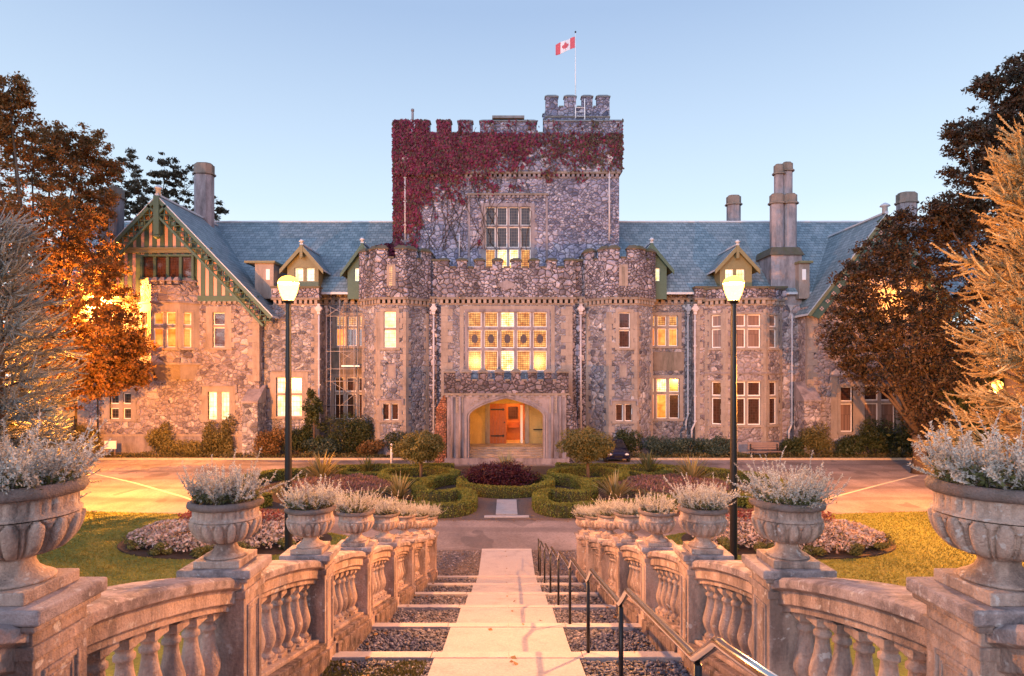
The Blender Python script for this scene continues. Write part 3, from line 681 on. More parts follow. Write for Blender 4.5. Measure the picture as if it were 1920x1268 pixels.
# ---- octagonal towers
def octpts(cx,cy,a): 
    r=a/math.cos(math.pi/8)
    return [(cx+r*math.cos(-math.pi/2-math.pi/8+k*math.pi/4),cy+r*math.sin(-math.pi/2-math.pi/8+k*math.pi/4)) for k in range(8)]
def facet(p0,p1):
    U=Vector((p1[0]-p0[0],p1[1]-p0[1],0)); L=U.length; U/=L; N=Vector((-U.y,U.x,0))
    m=Matrix(((U.x,N.x,0,p0[0]),(U.y,N.y,0,p0[1]),(0,0,1,0),(0,0,0,1))); return m,L
YO=45.5
for cpx,sgn in ((734.5,-1),(1168,1)):
    a=2.5; cy=YO+a; cx=PX(cpx,YO); P=octpts(cx,cy,a); zt=PZ(572,YO)
    mb=MB(); wins=[]
    for i in range(8):
        p0,p1=P[i],P[(i+1)%8]; m,L=facet(p0,p1); mb.M=m
        holes=[]
        if i==0:
            def lx(px): return PX(px,YO)-p0[0]
            if sgn<0: wr=[((719.5,742.5),(584,652),1,[1,1.1],'lit_pale'),((716,747),(757,788),2,[1],'glass_brown')]
            else: wr=[((1160.5,1181.5),(586,652),1,[1,1.1],'glass_brown'),((1154.5,1186),(758,790),2,[1],'glass_brown')]
            for (xa,xb),(ya,yb),c,r,g in wr:
                h=(lx(xa),lx(xb),PZ(yb,YO),PZ(ya,YO)); holes.append(h); wins.append((h,c,r,g,m))
        zs=[0,zt]
        xs=sorted({0,L,*[h[0] for h in holes],*[h[1] for h in holes]}); zs=sorted({0,zt,*[h[2] for h in holes],*[h[3] for h in holes]})
        for u,v in zip(xs,xs[1:]):
            for c,d in zip(zs,zs[1:]):
                if any(h[0]<(u+v)/2<h[1] and h[2]<(c+d)/2<h[3] for h in holes): continue
                mb.poly([(u,0,c),(v,0,c),(v,0,d),(u,0,d)],M['rubble'])
        if i in (0,1,7,2,6):
            quoins(mb,0,0,.9,zt-.4,-1,M['sand'],.22,.42,.44); quoins(mb,L,0,.9,zt-.4,1,M['sand'],.22,.42,.44)
        mb.box(-.05,L+.05,-.12,.2,.0,.95,M['sand_grey'])
        if i==0:
            mb.box(.35,L-.35,-.02,.1,PZ(660,YO),zt-.4,M['sand']) if False else None
            mb.box(L/2-.32,L/2+.32,-.05,.1,PZ(709,YO),PZ(683,YO),M['sand_grey']); mb.box(L/2-.24,L/2+.24,-.06,.1,PZ(706.5,YO),PZ(685.5,YO),M['sand'])
    mb.M=None
    body=part(mb,'octagonal_tower')
    for h,c,r,g,m in wins: window(body,h,0,c,r,g,sur=.25,mull=.14,hood=(c==2),M4=m,stone='sand')
    # parapet
    mb=MB(); a2=2.72; P2=octpts(cx,cy,a2); zc=PZ(562,YO)
    zs=PZ(485,YO)
    mb.slab(P2,zc+.17,zs,M['rubble_mossy'])
    slit=None
    for i in range(8):
        m,L=facet(P2[i],P2[(i+1)%8]); mb.M=m
        corbels(mb,0,L,zc,.24,6)
        zm=PZ(468,YO); g=.28 if i%2==0 else .24
        for u,v in ((0,L/2-g),(L/2+g,L)): merlon(mb,u+(.03 if u==0 else 0),v-(.03 if v==L else 0),0,.5,zs,zm,M['rubble_mossy'],M['moss_cap'],.3)
        mb.box(L/2-g+.08,L/2+g-.08,-.06,.5,zs,zs+.1,M['moss_cap'])
        if i==0:
            for u,v in ((L/2-.32,L/2-.12),(L/2+.12,L/2+.32)): mb.box(u,v,-.03,.1,PZ(537,YO),PZ(501,YO),M['sand'])
            mb.box(L/2-.3,L/2+.3,-.031,.1,PZ(501,YO),PZ(497,YO),M['sand'])
            slit=(m,L)
    mb.M=None; mb.build('parapet',body)
    m,L=slit; mb=MB(m); mb.box(L/2-.12,L/2+.12,-.02,.1,PZ(537,YO),PZ(501,YO),M['lit'] if sgn<0 else M['sand_dark']); mb.build('arrow_slit',body)

# ---- porch
YP=42.
def qx(p): return PX(p,YP)
def qz(p): return PZ(p,YP)
mb=MB(); n=24
ax0,ax1,zs,za=qx(880),qx(1018.5),qz(781),qz(747.5)
def arch(t,g=0): # t in -1..1
    return zs+(za+g-zs)*(.60*math.sqrt(max(0,1-t*t))+.40*(1-abs(t)))
zt=qz(741); cxp=(ax0+ax1)/2; hw=(ax1-ax0)/2
tt=[-math.cos(math.pi*k/n) for k in range(n+1)]
pts=[(cxp+hw*t,arch(t)) for t in tt]
px0,px1=qx(838),qx(1062); st=M['sand_grey']
mb.box(px0,ax0,YP,YP+.8,qz(859),zt,st); mb.box(ax1,px1,YP,YP+.8,qz(859),zt,st)
for (a,c),(b,d) in zip(pts,pts[1:]):
    mb.poly([(a,YP,c),(b,YP,d),(b,YP,zt),(a,YP,zt)],st); mb.poly([(a,YP,c),(a,YP+.8,c),(b,YP+.8,d),(b,YP,d)],st)
    mb.poly([(b,YP+.8,d),(a,YP+.8,c),(a,YP+.8,zt),(b,YP+.8,zt)],st)
# moulded archivolt and jambs, two orders
for o,w,yy in ((.02,.10,-.06),(.17,.10,-.11)):
    hw2=hw+o; 
    P1=[(cxp+(hw2)*t,arch(t,o)) for t in tt]; P2=[(cxp+(hw2+w)*t,arch(t,o+w)) for t in tt]
    for k in range(n):
        mb.hexa([(P1[k][0],YP+yy,P1[k][1]),(P1[k+1][0],YP+yy,P1[k+1][1]),(P1[k+1][0],YP,P1[k+1][1]),(P1[k][0],YP,P1[k][1]),
                 (P2[k][0],YP+yy,P2[k][1]),(P2[k+1][0],YP+yy,P2[k+1][1]),(P2[k+1][0],YP,P2[k+1][1]),(P2[k][0],YP,P2[k][1])],M['sand_grey'])
    for sg in (-1,1):
        x=cxp+sg*(hw2+w/2); mb.box(x-w/2,x+w/2,YP+yy,YP,qz(859),zs,M['sand_grey'])
# carved spandrel panels
for sg in (-1,1):
    xc=cxp+sg*(hw+.42)
    mb.box(min(xc,xc+sg*.5),max(xc,xc+sg*.5),YP-.05,YP,zs+.25,zt-.12,M['sand'])
    for k in range(5): mb.tube([(xc+sg*(.25+.15*math.cos(q)),YP-.07,zs+.38+k*.2+.09*math.sin(q)) for q in np.linspace(0,5.5,9)],.022,M['sand_grey'],5)
    for k in range(9):
        x=cxp+sg*(hw*.98-.16-k*.24); zb=arch((x-cxp)/hw)+.36
        if zb<zt-.12: mb.tube([(x+.10*math.cos(q),YP-.02,min(zt-.1,zb+.12)+.08*math.sin(q)) for q in np.linspace(0,5.6,9)],.024,M['sand'],5)
# shafts
for sg in (-1,1):
    for d in (.62,1.15): mb.tube([(cxp+sg*(hw+d),YP-.06,qz(859)),(cxp+sg*(hw+d),YP-.06,zt-.1)],.09,M['sand_grey'],8)
mb.box(px0-.15,px1+.15,YP-.2,YP+.0,-.05,qz(859),M['sand_grey'])
for sg,pxa,pxb in ((-1,827,880),(1,1018.5,1071)):
    mb.box(qx(pxa),qx(pxb),YP-.32,YP-.2,-.05,qz(873),M['sand_grey']); mb.box(qx(pxa)+.1,qx(pxb)-.1,YP-.27,YP-.2,qz(873),qz(866),M['sand_grey'])
# side walls, floor, steps, roof slab
mb.box(px0,px0+.7,YP+.8,YB,0,zt,st); mb.box(px1-.7,px1,YP+.8,YB,0,zt,st)
porch=part(mb,'entrance_porch')
mb=MB()
zf=PZ(832,46.2)
for k in range(5):
    z0=qz(859)+ (zf-qz(859))*k/4; mb.box(px0+.7,px1-.7,YP+.35+k*.42,YP+.35+(k+1)*.42 if k<4 else YB-.02,0,z0+.002,M['sand'])
mb.box(px0+.7,px1-.7,YP,YP+.35,0,qz(859)-.003,M['sand'])
mb.build('porch_steps',porch)
mb=MB()
mb.box(qx(831.5),qx(1067),YP-.12,YB-.22,qz(741),qz(737.5),M['sand_dark'])
mb.box(qx(832.5),qx(1066),YP-.08,YP+.4,qz(737.5),qz(714),M['rubble_dark'])
for x in (qx(832.5),qx(1066)-.48): mb.box(x,x+.48,YP+.4,YB-.22,qz(737.5),qz(714),M['rubble_dark'])
mb.box(qx(840),qx(1058),YP+.4,YB-.22,qz(737),qz(732),M['lead'])
ms=[(832.5,853),(866,883),(897,914),(928,945),(958.5,976),(990,1007),(1021,1034),(1045,1066)]
battlement(mb,[(qx(a),qx(b)) for a,b in ms],YP-.08,YP+.4,qz(714),qz(699),M['rubble_dark'],M['sand_dark'])
for k in range(2):
    for x in (qx(832.5),qx(1066)-.48): merlon(mb,x,x+.48,YP+1.1+k*1.5,YP+1.8+k*1.5,qz(714),qz(699),M['rubble_dark'],M['sand_dark'])
for k in range(16):      # little corbel blocks under the parapet
    a=835+k*14.6; mb.box(qx(a),qx(a+6),YP-.1,YP,qz(745),qz(741),M['sand_grey'])
mb.build('parapet',porch)
# raked side buttresses; the left one has orange light in its stone colour
for sg in (-1,1):
    mb=MB()
    BM=M['lit_buttress'] if sg<0 else M['rubble_dark']
    def bp(px): return PX(px if sg<0 else 1899-px,YP)
    def bxs(a,b,y0,y1,z0,z1,mat): a,b=sorted((bp(a),bp(b))); mb.box(a,b,y0,y1,z0,z1,mat)
    bxs(817,836,YP+.25,YP+1.1,qz(795),qz(767),BM)
    bxs(814,836,YP+.2,YP+1.15,-.05,qz(808),BM)
    a,b=bp(819.5),bp(835); c=bp(829)
    zz=[qz(808),qz(795)]
    x0,x1=sorted((bp(814),bp(836))); X0,X1=sorted((bp(817.5),bp(835.5)))
    mb.hexa([(x0,YP+.2,zz[0]),(x1,YP+.2,zz[0]),(x1,YP+1.15,zz[0]),(x0,YP+1.15,zz[0]),(X0,YP+.25,zz[1]),(X1,YP+.25,zz[1]),(X1,YP+1.1,zz[1]),(X0,YP+1.1,zz[1])],BM)
    T=[bp(816.5),bp(838)]; T.sort(); ap=bp(833.5)
    mb.prism([(T[0],qz(768)),(T[1],qz(768)),(ap+.1,qz(742)),(ap-.1,qz(742))],YP+.15,YP+1.2,BM)
    mb.build('buttress',porch)
# porch back wall, door and hall beyond
YD=46.2
mb=MB(); dh=(PX(918.5,YD),PX(984,YD),PZ(832,YD),PZ(757,YD))
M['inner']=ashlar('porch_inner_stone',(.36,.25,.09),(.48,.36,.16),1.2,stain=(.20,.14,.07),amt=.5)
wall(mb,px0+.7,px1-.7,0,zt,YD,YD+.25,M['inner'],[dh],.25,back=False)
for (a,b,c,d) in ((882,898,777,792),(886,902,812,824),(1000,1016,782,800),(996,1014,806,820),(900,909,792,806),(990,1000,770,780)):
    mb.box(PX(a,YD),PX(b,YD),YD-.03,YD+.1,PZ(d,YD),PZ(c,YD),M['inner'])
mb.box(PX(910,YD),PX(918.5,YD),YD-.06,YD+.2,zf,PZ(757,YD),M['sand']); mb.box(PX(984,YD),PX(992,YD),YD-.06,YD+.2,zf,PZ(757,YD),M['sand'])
mb.box(PX(1000,YD),PX(1017,YD),YD-.16,YD-.1,PZ(806,YD),PZ(804,YD),M['iron'])
mb.build('porch_back_wall',porch)
mb=MB()
def hx(p): return PX(p,YD)
def hz(p): return PZ(p,YD)
for k in range(5):
    a=hx(918.5)+k*(hx(949.5)-hx(918.5))/5; b=a+(hx(949.5)-hx(918.5))/5-.012; mb.box(a,b,YD+.04,YD+.10+.004*(k%2),zf,hz(757),M['door'])
door=part(mb,'door')
for z in (768,817.5):
    mb=MB(); zz=hz(z); mb.box(hx(920),hx(943),YD+.01,YD+.04,zz-.05,zz+.05,M['iron']); mb.prism([(hx(943),zz-.12),(hx(946.5),zz),(hx(943),zz+.12),(hx(941),zz)],YD+.012,YD+.04,M['iron']); mb.build('hinge',door)
mb=MB(); mb.tube([(hx(946),YD-.02,hz(792)),(hx(946),YD+.06,hz(792))],.06,M['iron'],8); mb.build('handle',door)
mb=MB(); hw2=(hx(949.5),hx(984))     # hall
M['hallwood']=plain('hall_panelling',(.36,.13,.04),.5,0,.3,4); M['hallfloor']=plain('hall_floor',(.5,.36,.2),.3,0,.2,3)
mb.poly([(hx(945),YD+2.5,zf),(hx(990),YD+2.5,zf),(hx(990),YD+2.5,hz(752)),(hx(945),YD+2.5,hz(752))],M['hallwood'])
mb.poly([(hx(945),YD+.25,zf),(hx(945),YD+2.5,zf),(hx(945),YD+2.5,hz(752)),(hx(945),YD+.25,hz(752))],M['hallwood'])
mb.poly([(hx(990),YD+2.5,zf),(hx(990),YD+.25,zf),(hx(990),YD+.25,hz(752)),(hx(990),YD+2.5,hz(752))],M['hallwood'])
mb.poly([(hx(945),YD+.26,zf+.004),(hx(990),YD+.26,zf+.004),(hx(990),YD+2.5,zf+.004),(hx(945),YD+2.5,zf+.004)],M['hallfloor'])
mb.poly([(hx(945),YD+.25,hz(752)),(hx(945),YD+2.5,hz(752)),(hx(990),YD+2.5,hz(752)),(hx(990),YD+.25,hz(752))],M['plaster'])
mb.box(hx(953),hx(974),YD+2.3,YD+2.5,hz(808),hz(796),M['door']); mb.box(hx(953),hx(972),YD+2.42,YD+2.5,hz(790),hz(766),M['glass_brown'])
mb.box(hx(976),hx(980.5),YD+.3,YD+.4,zf,hz(760),M['white'])
mb.build('entrance_hall',porch)
mb=MB(); mb.lathe([(.0,0),(.16,.02),(.16,.05),(0,.06)],M['porch_bulb'],12,(hx(960),YD+1.2,hz(756)),caps=False)
mb.build('hall_lamp',porch)
mb=MB(); mb.box(qx(944),qx(954),YP+1.6,YP+1.9,zt-.14,zt-.03,M['porch_bulb']); mb.build('porch_lamp',porch)
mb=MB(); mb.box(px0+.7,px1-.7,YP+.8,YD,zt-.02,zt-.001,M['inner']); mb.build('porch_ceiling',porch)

# ---- wings: wall runs with parapets
def parapet(parent,x0,x1,y,zc,z1,n,y1=.5):
    mb=MB(); corbels(mb,x0,x1,zc,y,n)
    mb.box(x0-.05,x1+.05,y-.18,y+y1,zc+.17,z1,M['rubble_mossy']); mb.box(x0-.12,x1+.12,y-.26,y+y1+.06,z1,z1+.14,M['moss_cap'])
    return mb.build('parapet',parent)
YW=46.6; YR=48.6
def rng_(a,b,Y): return PX(a,Y),PX(b,Y)
# left bay
mb=MB(); h1=hole(518,566,708,781,YW)
x0,x1=rng_(488,598,YW); wall(mb,x0,x1,0,PZ(572,YW),YW,YW+6,M['rubble'],[h1])
quoins(mb,x1,YW,.5,PZ(575,YW),1,M['sand']); mb.box(x0,x1,YW-.12,YW+.1,0,.9,M['sand_grey'])
mb.box(PX(510,YW),PX(585,YW),YW-.1,YW+.1,PZ(697,YW),PZ(694,YW),M['sand_grey'])
lbay=part(mb,'bay'); parapet(lbay,PX(512,YW),x1,YW,PZ(563,YW),PZ(541,YW),9)
window(lbay,h1,YW,2,[1,1.35],'lit_white',sur=.45,mull=.16,hood=False,fr=.07)
# left recess
mb=MB(); h1=hole(630,690,592,649,YR); h2=hole(627,690,708,786,YR)
x0,x1=rng_(594,700,YR); wall(mb,x0,x1,0,PZ(566,YR),YR,YR+5,M['rubble'],[h1,h2])
mb.box(PX(620,YR),PX(690,YR),YR-.03,YR+.1,PZ(707,YR),PZ(650,YR),M['sand_dark'])
lrec=part(mb,'recessed_wall'); parapet(lrec,x0,x1-.3,YR,PZ(563,YR),PZ(541,YR),8)
window(lrec,h1,YR,3,[1,1.7],lambda c,r:'lit' if r==0 else ('lit_orange' if c==0 else 'glass_brown'),sur=.28,mull=.18,fr=.06,teeth=False)
window(lrec,h2,YR,3,[1,1.8],lambda c,r:'glass_brown',sur=.28,mull=.18,fr=.06,teeth=False)
# right recess
mb=MB(); h1=hole(1212,1271,592,649,YR); h2=hole(1208,1274,710,785,YR)
x0,x1=rng_(1205,1308,YR); wall(mb,x0,x1,0,PZ(566,YR),YR,YR+5,M['rubble'],[h1,h2])
mb.box(PX(1225,YR),PX(1282,YR),YR-.03,YR+.1,PZ(695,YR),PZ(660,YR),M['sand_dark'])
rrec=part(mb,'recessed_wall'); parapet(rrec,x0+.3,x1,YR,PZ(563,YR),PZ(541,YR),8)
window(rrec,h1,YR,3,[1,1.7],lambda c,r:'lit' if r==0 else 'lit_orange',sur=.28,mull=.18,fr=.06,teeth=False)
window(rrec,h2,YR,3,[1,1.8],lambda c,r:('lit_hot' if c<2 else 'lit') if r==0 else ('lit_orange' if c<2 else 'glass_brown'),sur=.28,mull=.18,fr=.06,teeth=False)
# right wall with canted bay
mb=MB(); YV=47.4; x0,x1=rng_(1304,1500,YV)
wall(mb,x0,x1,0,PZ(572,YV),YV,YV+5,M['rubble_warm']); mb.box(x0,x1,YV-.1,YV+.1,0,.9,M['sand_grey'])
quoins(mb,x0,YV,.5,PZ(575,YV),-1,M['sand'])
rbay=part(mb,'bay'); parapet(rbay,x0,PX(1472,YV),YV,PZ(563,YV),PZ(541,YV),12)
yf=46.3; B=[(PX(1322,YV),YV),(PX(1360,yf),yf),(PX(1436,yf),yf),(PX(1466,YV),YV)]
mb=MB(); zt_=PZ(572,yf); hs=[]
zr=((PZ(652,yf),PZ(589.5,yf),[1,1.6]),(PZ(797,yf),PZ(716,yf),[1,1.9]))
for i in range(3):
    m,L=facet(B[i],B[i+1]); mb.M=m
    holes=[]
    for a,b,r in zr:
        u0,u1=(L*.30,L*.80) if i==0 else ((PX(1374,yf)-B[1][0],PX(1426.5,yf)-B[1][0]) if i==1 else (L*.2,L*.7))
        holes.append((u0,u1,a,b)); hs.append((m,(u0,u1,a,b),r,2 if i==1 else 1))
    xs=sorted({0,L,holes[0][0],holes[0][1]}); zs=sorted({0,zt_,*[h[2] for h in holes],*[h[3] for h in holes]})
    for u,v in zip(xs,xs[1:]):
        for c,d in zip(zs,zs[1:]):
            if any(h[0]<(u+v)/2<h[1] and h[2]<(c+d)/2<h[3] for h in holes): continue
            mb.poly([(u,0,c),(v,0,c),(v,0,d),(u,0,d)],M['rubble_warm'])
    quoins(mb,0,0,.9,zt_-.3,-1,M['sand'],.2,.36); quoins(mb,L,0,.9,zt_-.3,1,M['sand'],.2,.36)
    mb.box(-.04,L+.04,-.14,.1,0,1.0,M['sand_grey'])
    mb.box(-.04,L+.04,-.10,.1,PZ(701,yf),PZ(698,yf),M['sand_grey'])
    corbels(mb,0,L,PZ(563,yf),0,4 if i!=1 else 7)
    mb.box(-.02,L+.02,-.17,.4,PZ(563,yf)+.17,PZ(541,yf),M['rubble_mossy']); mb.box(-.06,L+.06,-.25,.45,PZ(541,yf),PZ(541,yf)+.14,M['moss_cap'])
cant=mb.M; mb.M=None; cb=mb.build('canted_front',rbay)
for m,h,r,c in hs: window(rbay,h,0,c,r,'glass_red' if h[2]>6 else 'glass_brown',sur=.16,mull=.16,fr=.075,M4=m,teeth=False)
# pipes
for px,a,b,Y,k in ((599,583,800,YW,.1),(612.5,586,800,YR,0),(1289,583,805,YR,-.2),(1302,583,820,YV,-.3)): downpipe(px,a,b,Y,True,.075,k)
downpipe(485,590,720,46.4,False); downpipe(1483.5,590,822,YV,False,.075,-.3)

# ---- roofs
def gable_roof_x(name,x0,x1,yr,zr_,ye,ze,mat):
    mb=MB(); t=.16
    for s in (1,-1):
        y=yr-s*(yr-ye)
        a=[(x0,y,ze),(x1,y,ze),(x1,yr,zr_),(x0,yr,zr_)]
        if s<0: a=a[::-1]
        mb.poly(a,mat)
    mb.poly([(x0,ye,ze-t),(x1,ye,ze-t),(x1,ye,ze),(x0,ye,ze)],M['lead'])
    for x in (x0,x1): mb.poly([(x,ye,ze),(x,yr,zr_),(x,2*yr-ye,ze)],M['plaster'])
    for k in range(int((x1-x0)/.9)): mb.box(x0+k*.9,x0+k*.9+.89,yr-.13,yr+.13,zr_-.06,zr_+.07+.01*(k%2),M['lead'])
    return part(mb,name)
ZR=PZ(416.5,55.)
roof=gable_roof_x('main_roof',-38,-8.6,55.,ZR,47.6,PZ(548,47.6),M['slate_x'])
roof2=gable_roof_x('main_roof',8.8,41,55.,ZR,47.6,PZ(548,47.6),M['slate_x'])
def gable_roof_y(name,xa,za,hs_,ze,y0,y1,mat='slate_y',t=.14):
    mb=MB()
    for s in (-1,1):
        a=[(xa,y0,za),(xa+s*hs_,y0,ze),(xa+s*hs_,y1,ze),(xa,y1,za)]
        if s<0: a=a[::-1]
        mb.poly(a if s>0 else a,M[mat])
        b=[(p[0],p[1],p[2]-t) for p in a]; mb.poly(b[::-1],M['olive'])
        mb.poly([(xa,y0,za),(xa,y0,za-t),(xa+s*hs_,y0,ze-t),(xa+s*hs_,y0,ze)],M['lead'])
        mb.poly([(xa+s*hs_,y0,ze),(xa+s*hs_,y0,ze-t),(xa+s*hs_,y1,ze-t),(xa+s*hs_,y1,ze)],M['lead'])
    mb.box(xa-.12,xa+.12,y0-.02,y1,za-.05,za+.08,M['lead'])
    return part(mb,name)
# small gabled dormers
def dormer(px,Y,pyap,pye,hwp,glass,wpx,wpy,paint):
    xa=PX(px,Y); za=PZ(pyap,Y); ze=PZ(pye,Y); hs_=hwp*Y/F
    o=gable_roof_y('dormer',xa,za,hs_,ze,Y,Y+4.2)
    mb=MB(); ww=hs_*.72; zb=PZ(560,Y)
    h=(PX(wpx[0],Y),PX(wpx[1],Y),PZ(wpy[1],Y),PZ(wpy[0],Y)); zt=za-(za-ze)*.72-.05
    wall(mb,xa-ww,xa+ww,zb,zt,Y+.35,Y+4,M[paint],[h],.2); mb.prism([(xa-ww,zt),(xa+ww,zt),(xa,za-.12)],Y+.35,Y+.6,M[paint])
    mb.build('dormer_wall',o)
    mb=MB()
    for s in (-1,1):     # barge boards
        e=(xa+s*hs_,ze); d=Vector((-s*hs_,za-ze)).normalized()*.0
        mb.prism([(xa,za-.02),(xa,za-.42),(xa+s*hs_,ze-.36),(xa+s*hs_,ze-.02)] if s<0 else [(xa,za-.02),(xa+s*hs_,ze-.02),(xa+s*hs_,ze-.36),(xa,za-.42)],Y-.05,Y+.06,M[paint])
    mb.box(xa-.11,xa+.11,Y-.08,Y+.08,za-.95,za-.05,M[paint]); mb.lathe([(.05,0),(.16,.1),(.05,.2)],M[paint],8,(xa,Y,za-1.1))
    mb.build('barge_board',o)
    mb=MB(); mb.lathe([(.09,0),(.09,.12),(.22,.16),(.12,.3),(.03,.36)],M['lead'],10,(xa,Y+.05,za+.04)); mb.build('finial',o)
    if glass: window(o,h,Y+.35,2,[1],glass,sur=.0,mull=.22,fr=.05,stone=paint)
dormer(565,47.2,458,505,41,'lit_white',(549,587),(501,526),'olive')
dormer(679,47.2,455,512,41,'lit_white',(662,697),(501,526),'green')
dormer(1383,47.2,459,505,42,'lit_white',(1363,1400),(503,528),'olive')
dormer(1222,47.2,455,506,42,'lit_white',(1204,1240),(501,526),'green')
# flat-topped stone dormer by the left gable, and its twin by the right chimney
for pa,pb in ((478,515),(1498,1520)):
    Y=47.4; mb=MB(); mb.box(PX(pa,Y),PX(pb-2,Y),Y,Y+3.5,PZ(560,Y),PZ(494,Y),M['sand']); mb.box(PX(pa-18 if pa<900 else pa-2,Y),PX(pb+2,Y),Y-.25,Y+3.6,PZ(494,Y),PZ(490,Y),M['olive'])
    mb.box(PX(pb-16,Y),PX(pb-9,Y),Y-.03,Y+.1,PZ(525,Y),PZ(505,Y),M['white']); part(mb,'flat_dormer')

# ---- left half-timbered gable wing
YG=46.
def gx(p): return PX(p,YG)
def gz(p): return PZ(p,YG)
XA,ZA=gx(305),gz(371); HS=8.4; ZE=PZ(592,45.3)
mb=MB()
hA=hole(399,421.5,586,651.5,YG); hB=hole(390,430,735,787,YG); hC=hole(206,246,737,786,YG)
wall(mb,gx(146),gx(486),0,gz(566),YG,YG+9,M['rubble_warm'],[hA,hB,hC])
quoins(mb,gx(486),YG,gz(715),gz(592),1,M['sand'],.5,.85,.48); quoins(mb,gx(146),YG,.9,gz(592),-1,M['sand'],.5,.85,.48)
mb.box(gx(146)-.1,gx(486)+.1,YG-.13,YG+.1,gz(818),gz(814),M['sand']); mb.box(gx(146)-.08,gx(486)+.08,YG-.1,YG+.1,0,gz(818),M['sand_grey'])
for k in range(26):
    a=372+k*9.5
    if a<455: mb.box(gx(a),gx(a+5.5),YG-.12,YG+.1,gz(570),gz(565),M['sand'])
wing=part(mb,'gable_wing')
window(wing,hA,YG,1,[1,1.6],'glass_brown',sur=.5,mull=.16,fr=.075)
window(wing,hB,YG,2,[1],'lit_white',sur=.45,mull=.3,fr=.07,hood=True)
window(wing,hC,YG,2,[1,1],'glass',sur=.4,mull=.3,fr=.07)
# corner buttress
mb=MB(); a,b=gx(466),gx(494)
mb.box(a,b,YG-1.1,YG+.5,0,gz(755),M['rubble']); mb.hexa([(a-.05,YG-1.2,gz(755)),(b+.05,YG-1.2,gz(755)),(b+.05,YG+.4,gz(755)),(a-.05,YG+.4,gz(755)),(a-.05,YG-1.2,gz(755)+.15),(b+.05,YG-1.2,gz(755)+.15),(b+.05,YG+.4,gz(722)),(a-.05,YG+.4,gz(722))],M['sand_grey'])
mb.build('buttress',wing)
# timber gable triangle
mb=MB(); zb=gz(566); k_=(ZA-ZE)/HS
def half(z): return max(.0,(ZA-z)/k_-.15)
mb.prism([(XA-half(zb),zb),(XA+half(zb),zb),(XA,ZA-.2)],YG+.0,YG+.3,M['plaster'])
for z0,z1,o in ((gz(475),gz(465),.18),(gz(566),gz(555),.10)):
    mb.box(XA-half(z0)+.1,XA+half(z0)-.1,YG-o,YG+.0,z0,z1,M['olive'] if o>.15 else M['green'])
mb.box(gx(240),gx(366),YG-.26,YG,gz(468),gz(465),M['olive'])
for z0,z1,st_ in ((gz(465),gz(395),14.8),(gz(555),gz(475),15.2)):
    p=305-st_*12
    while p<305+st_*13:
        x=gx(p); zz=min(z1,ZA-k_*(abs(x-XA)+.45))
        if zz>z0+.15 and not (z1<gz(470)-1 and 262<p<362): mb.box(x-.16,x+.16,YG-.06,YG,z0,zz,M['green'])
        p+=st_
tim=mb.build('timber_gable',wing)
wg=hole(267,359,481,521,YG-.3)
window(tim,wg,YG-.3,4,[1],'glass_brown',sur=.16,mull=.2,fr=.05,frame='iron',stone='green',teeth=False)
# oriel
mb=MB(); YQ=45.0
O=[(gx(262),YG),(PX(283,YQ),YQ),(PX(337,YQ),YQ),(gx(374),YG)]
zo0,zo1=PZ(684,YQ),PZ(533,YQ); oh=[]
for i in range(3):
    m,L=facet(O[i],O[i+1]); mb.M=m
    u0,u1=((L*.25,L*.75) if i==0 else (PX(286.5,YQ)-O[1][0],PX(329.5,YQ)-O[1][0]) if i==1 else (L*.18,L*.62))
    h=(u0,u1,PZ(652,YQ),PZ(585,YQ)); oh.append((m,h,2 if i==1 else 1))
    xs=[0,u0,u1,L]; zs=[zo0,h[2],h[3],PZ(568,YQ),zo1]
    for a,b in zip(xs,xs[1:]):
        for c,d in zip(zs,zs[1:]):
            if (a,b)==(u0,u1) and c==h[2]: continue
            mb.poly([(a,0,c),(b,0,c),(b,0,d),(a,0,d)],M['sand'] if zs[3]>c>=h[2]-.01 else M['rubble_warm'])
    mb.box(-.03,L+.03,-.10,.1,PZ(568,YQ),PZ(564.5,YQ),M['sand_grey']); mb.box(-.05,L+.05,-.14,.1,PZ(684,YQ),PZ(680,YQ),M['sand'])
    nm=4 if i==1 else 1
    for q in range(nm): a=L*(q+.2)/nm; merlon(mb,a,L*(q+.8)/nm,.0,.35,zo1,PZ(527,YQ),M['rubble_warm'],M['sand_grey'],.3)
    mb.poly([(0,0,zo0),(L,0,zo0),(L*.9 if i!=1 else L,.9 if i==1 else .3,PZ(712,YQ)),(L*.1 if i!=1 else 0,.9 if i==1 else .3,PZ(712,YQ))],M['sand'])
mb.M=None; mb.slab(O,zo1-.06,zo1-.01,M['lead']); 
ori=mb.build('oriel',wing)
for m,h,c in oh: window(wing,h,0,c,[1,1.55],'lit_orange',sur=.14,mull=.2,fr=.08,M4=m,teeth=False)
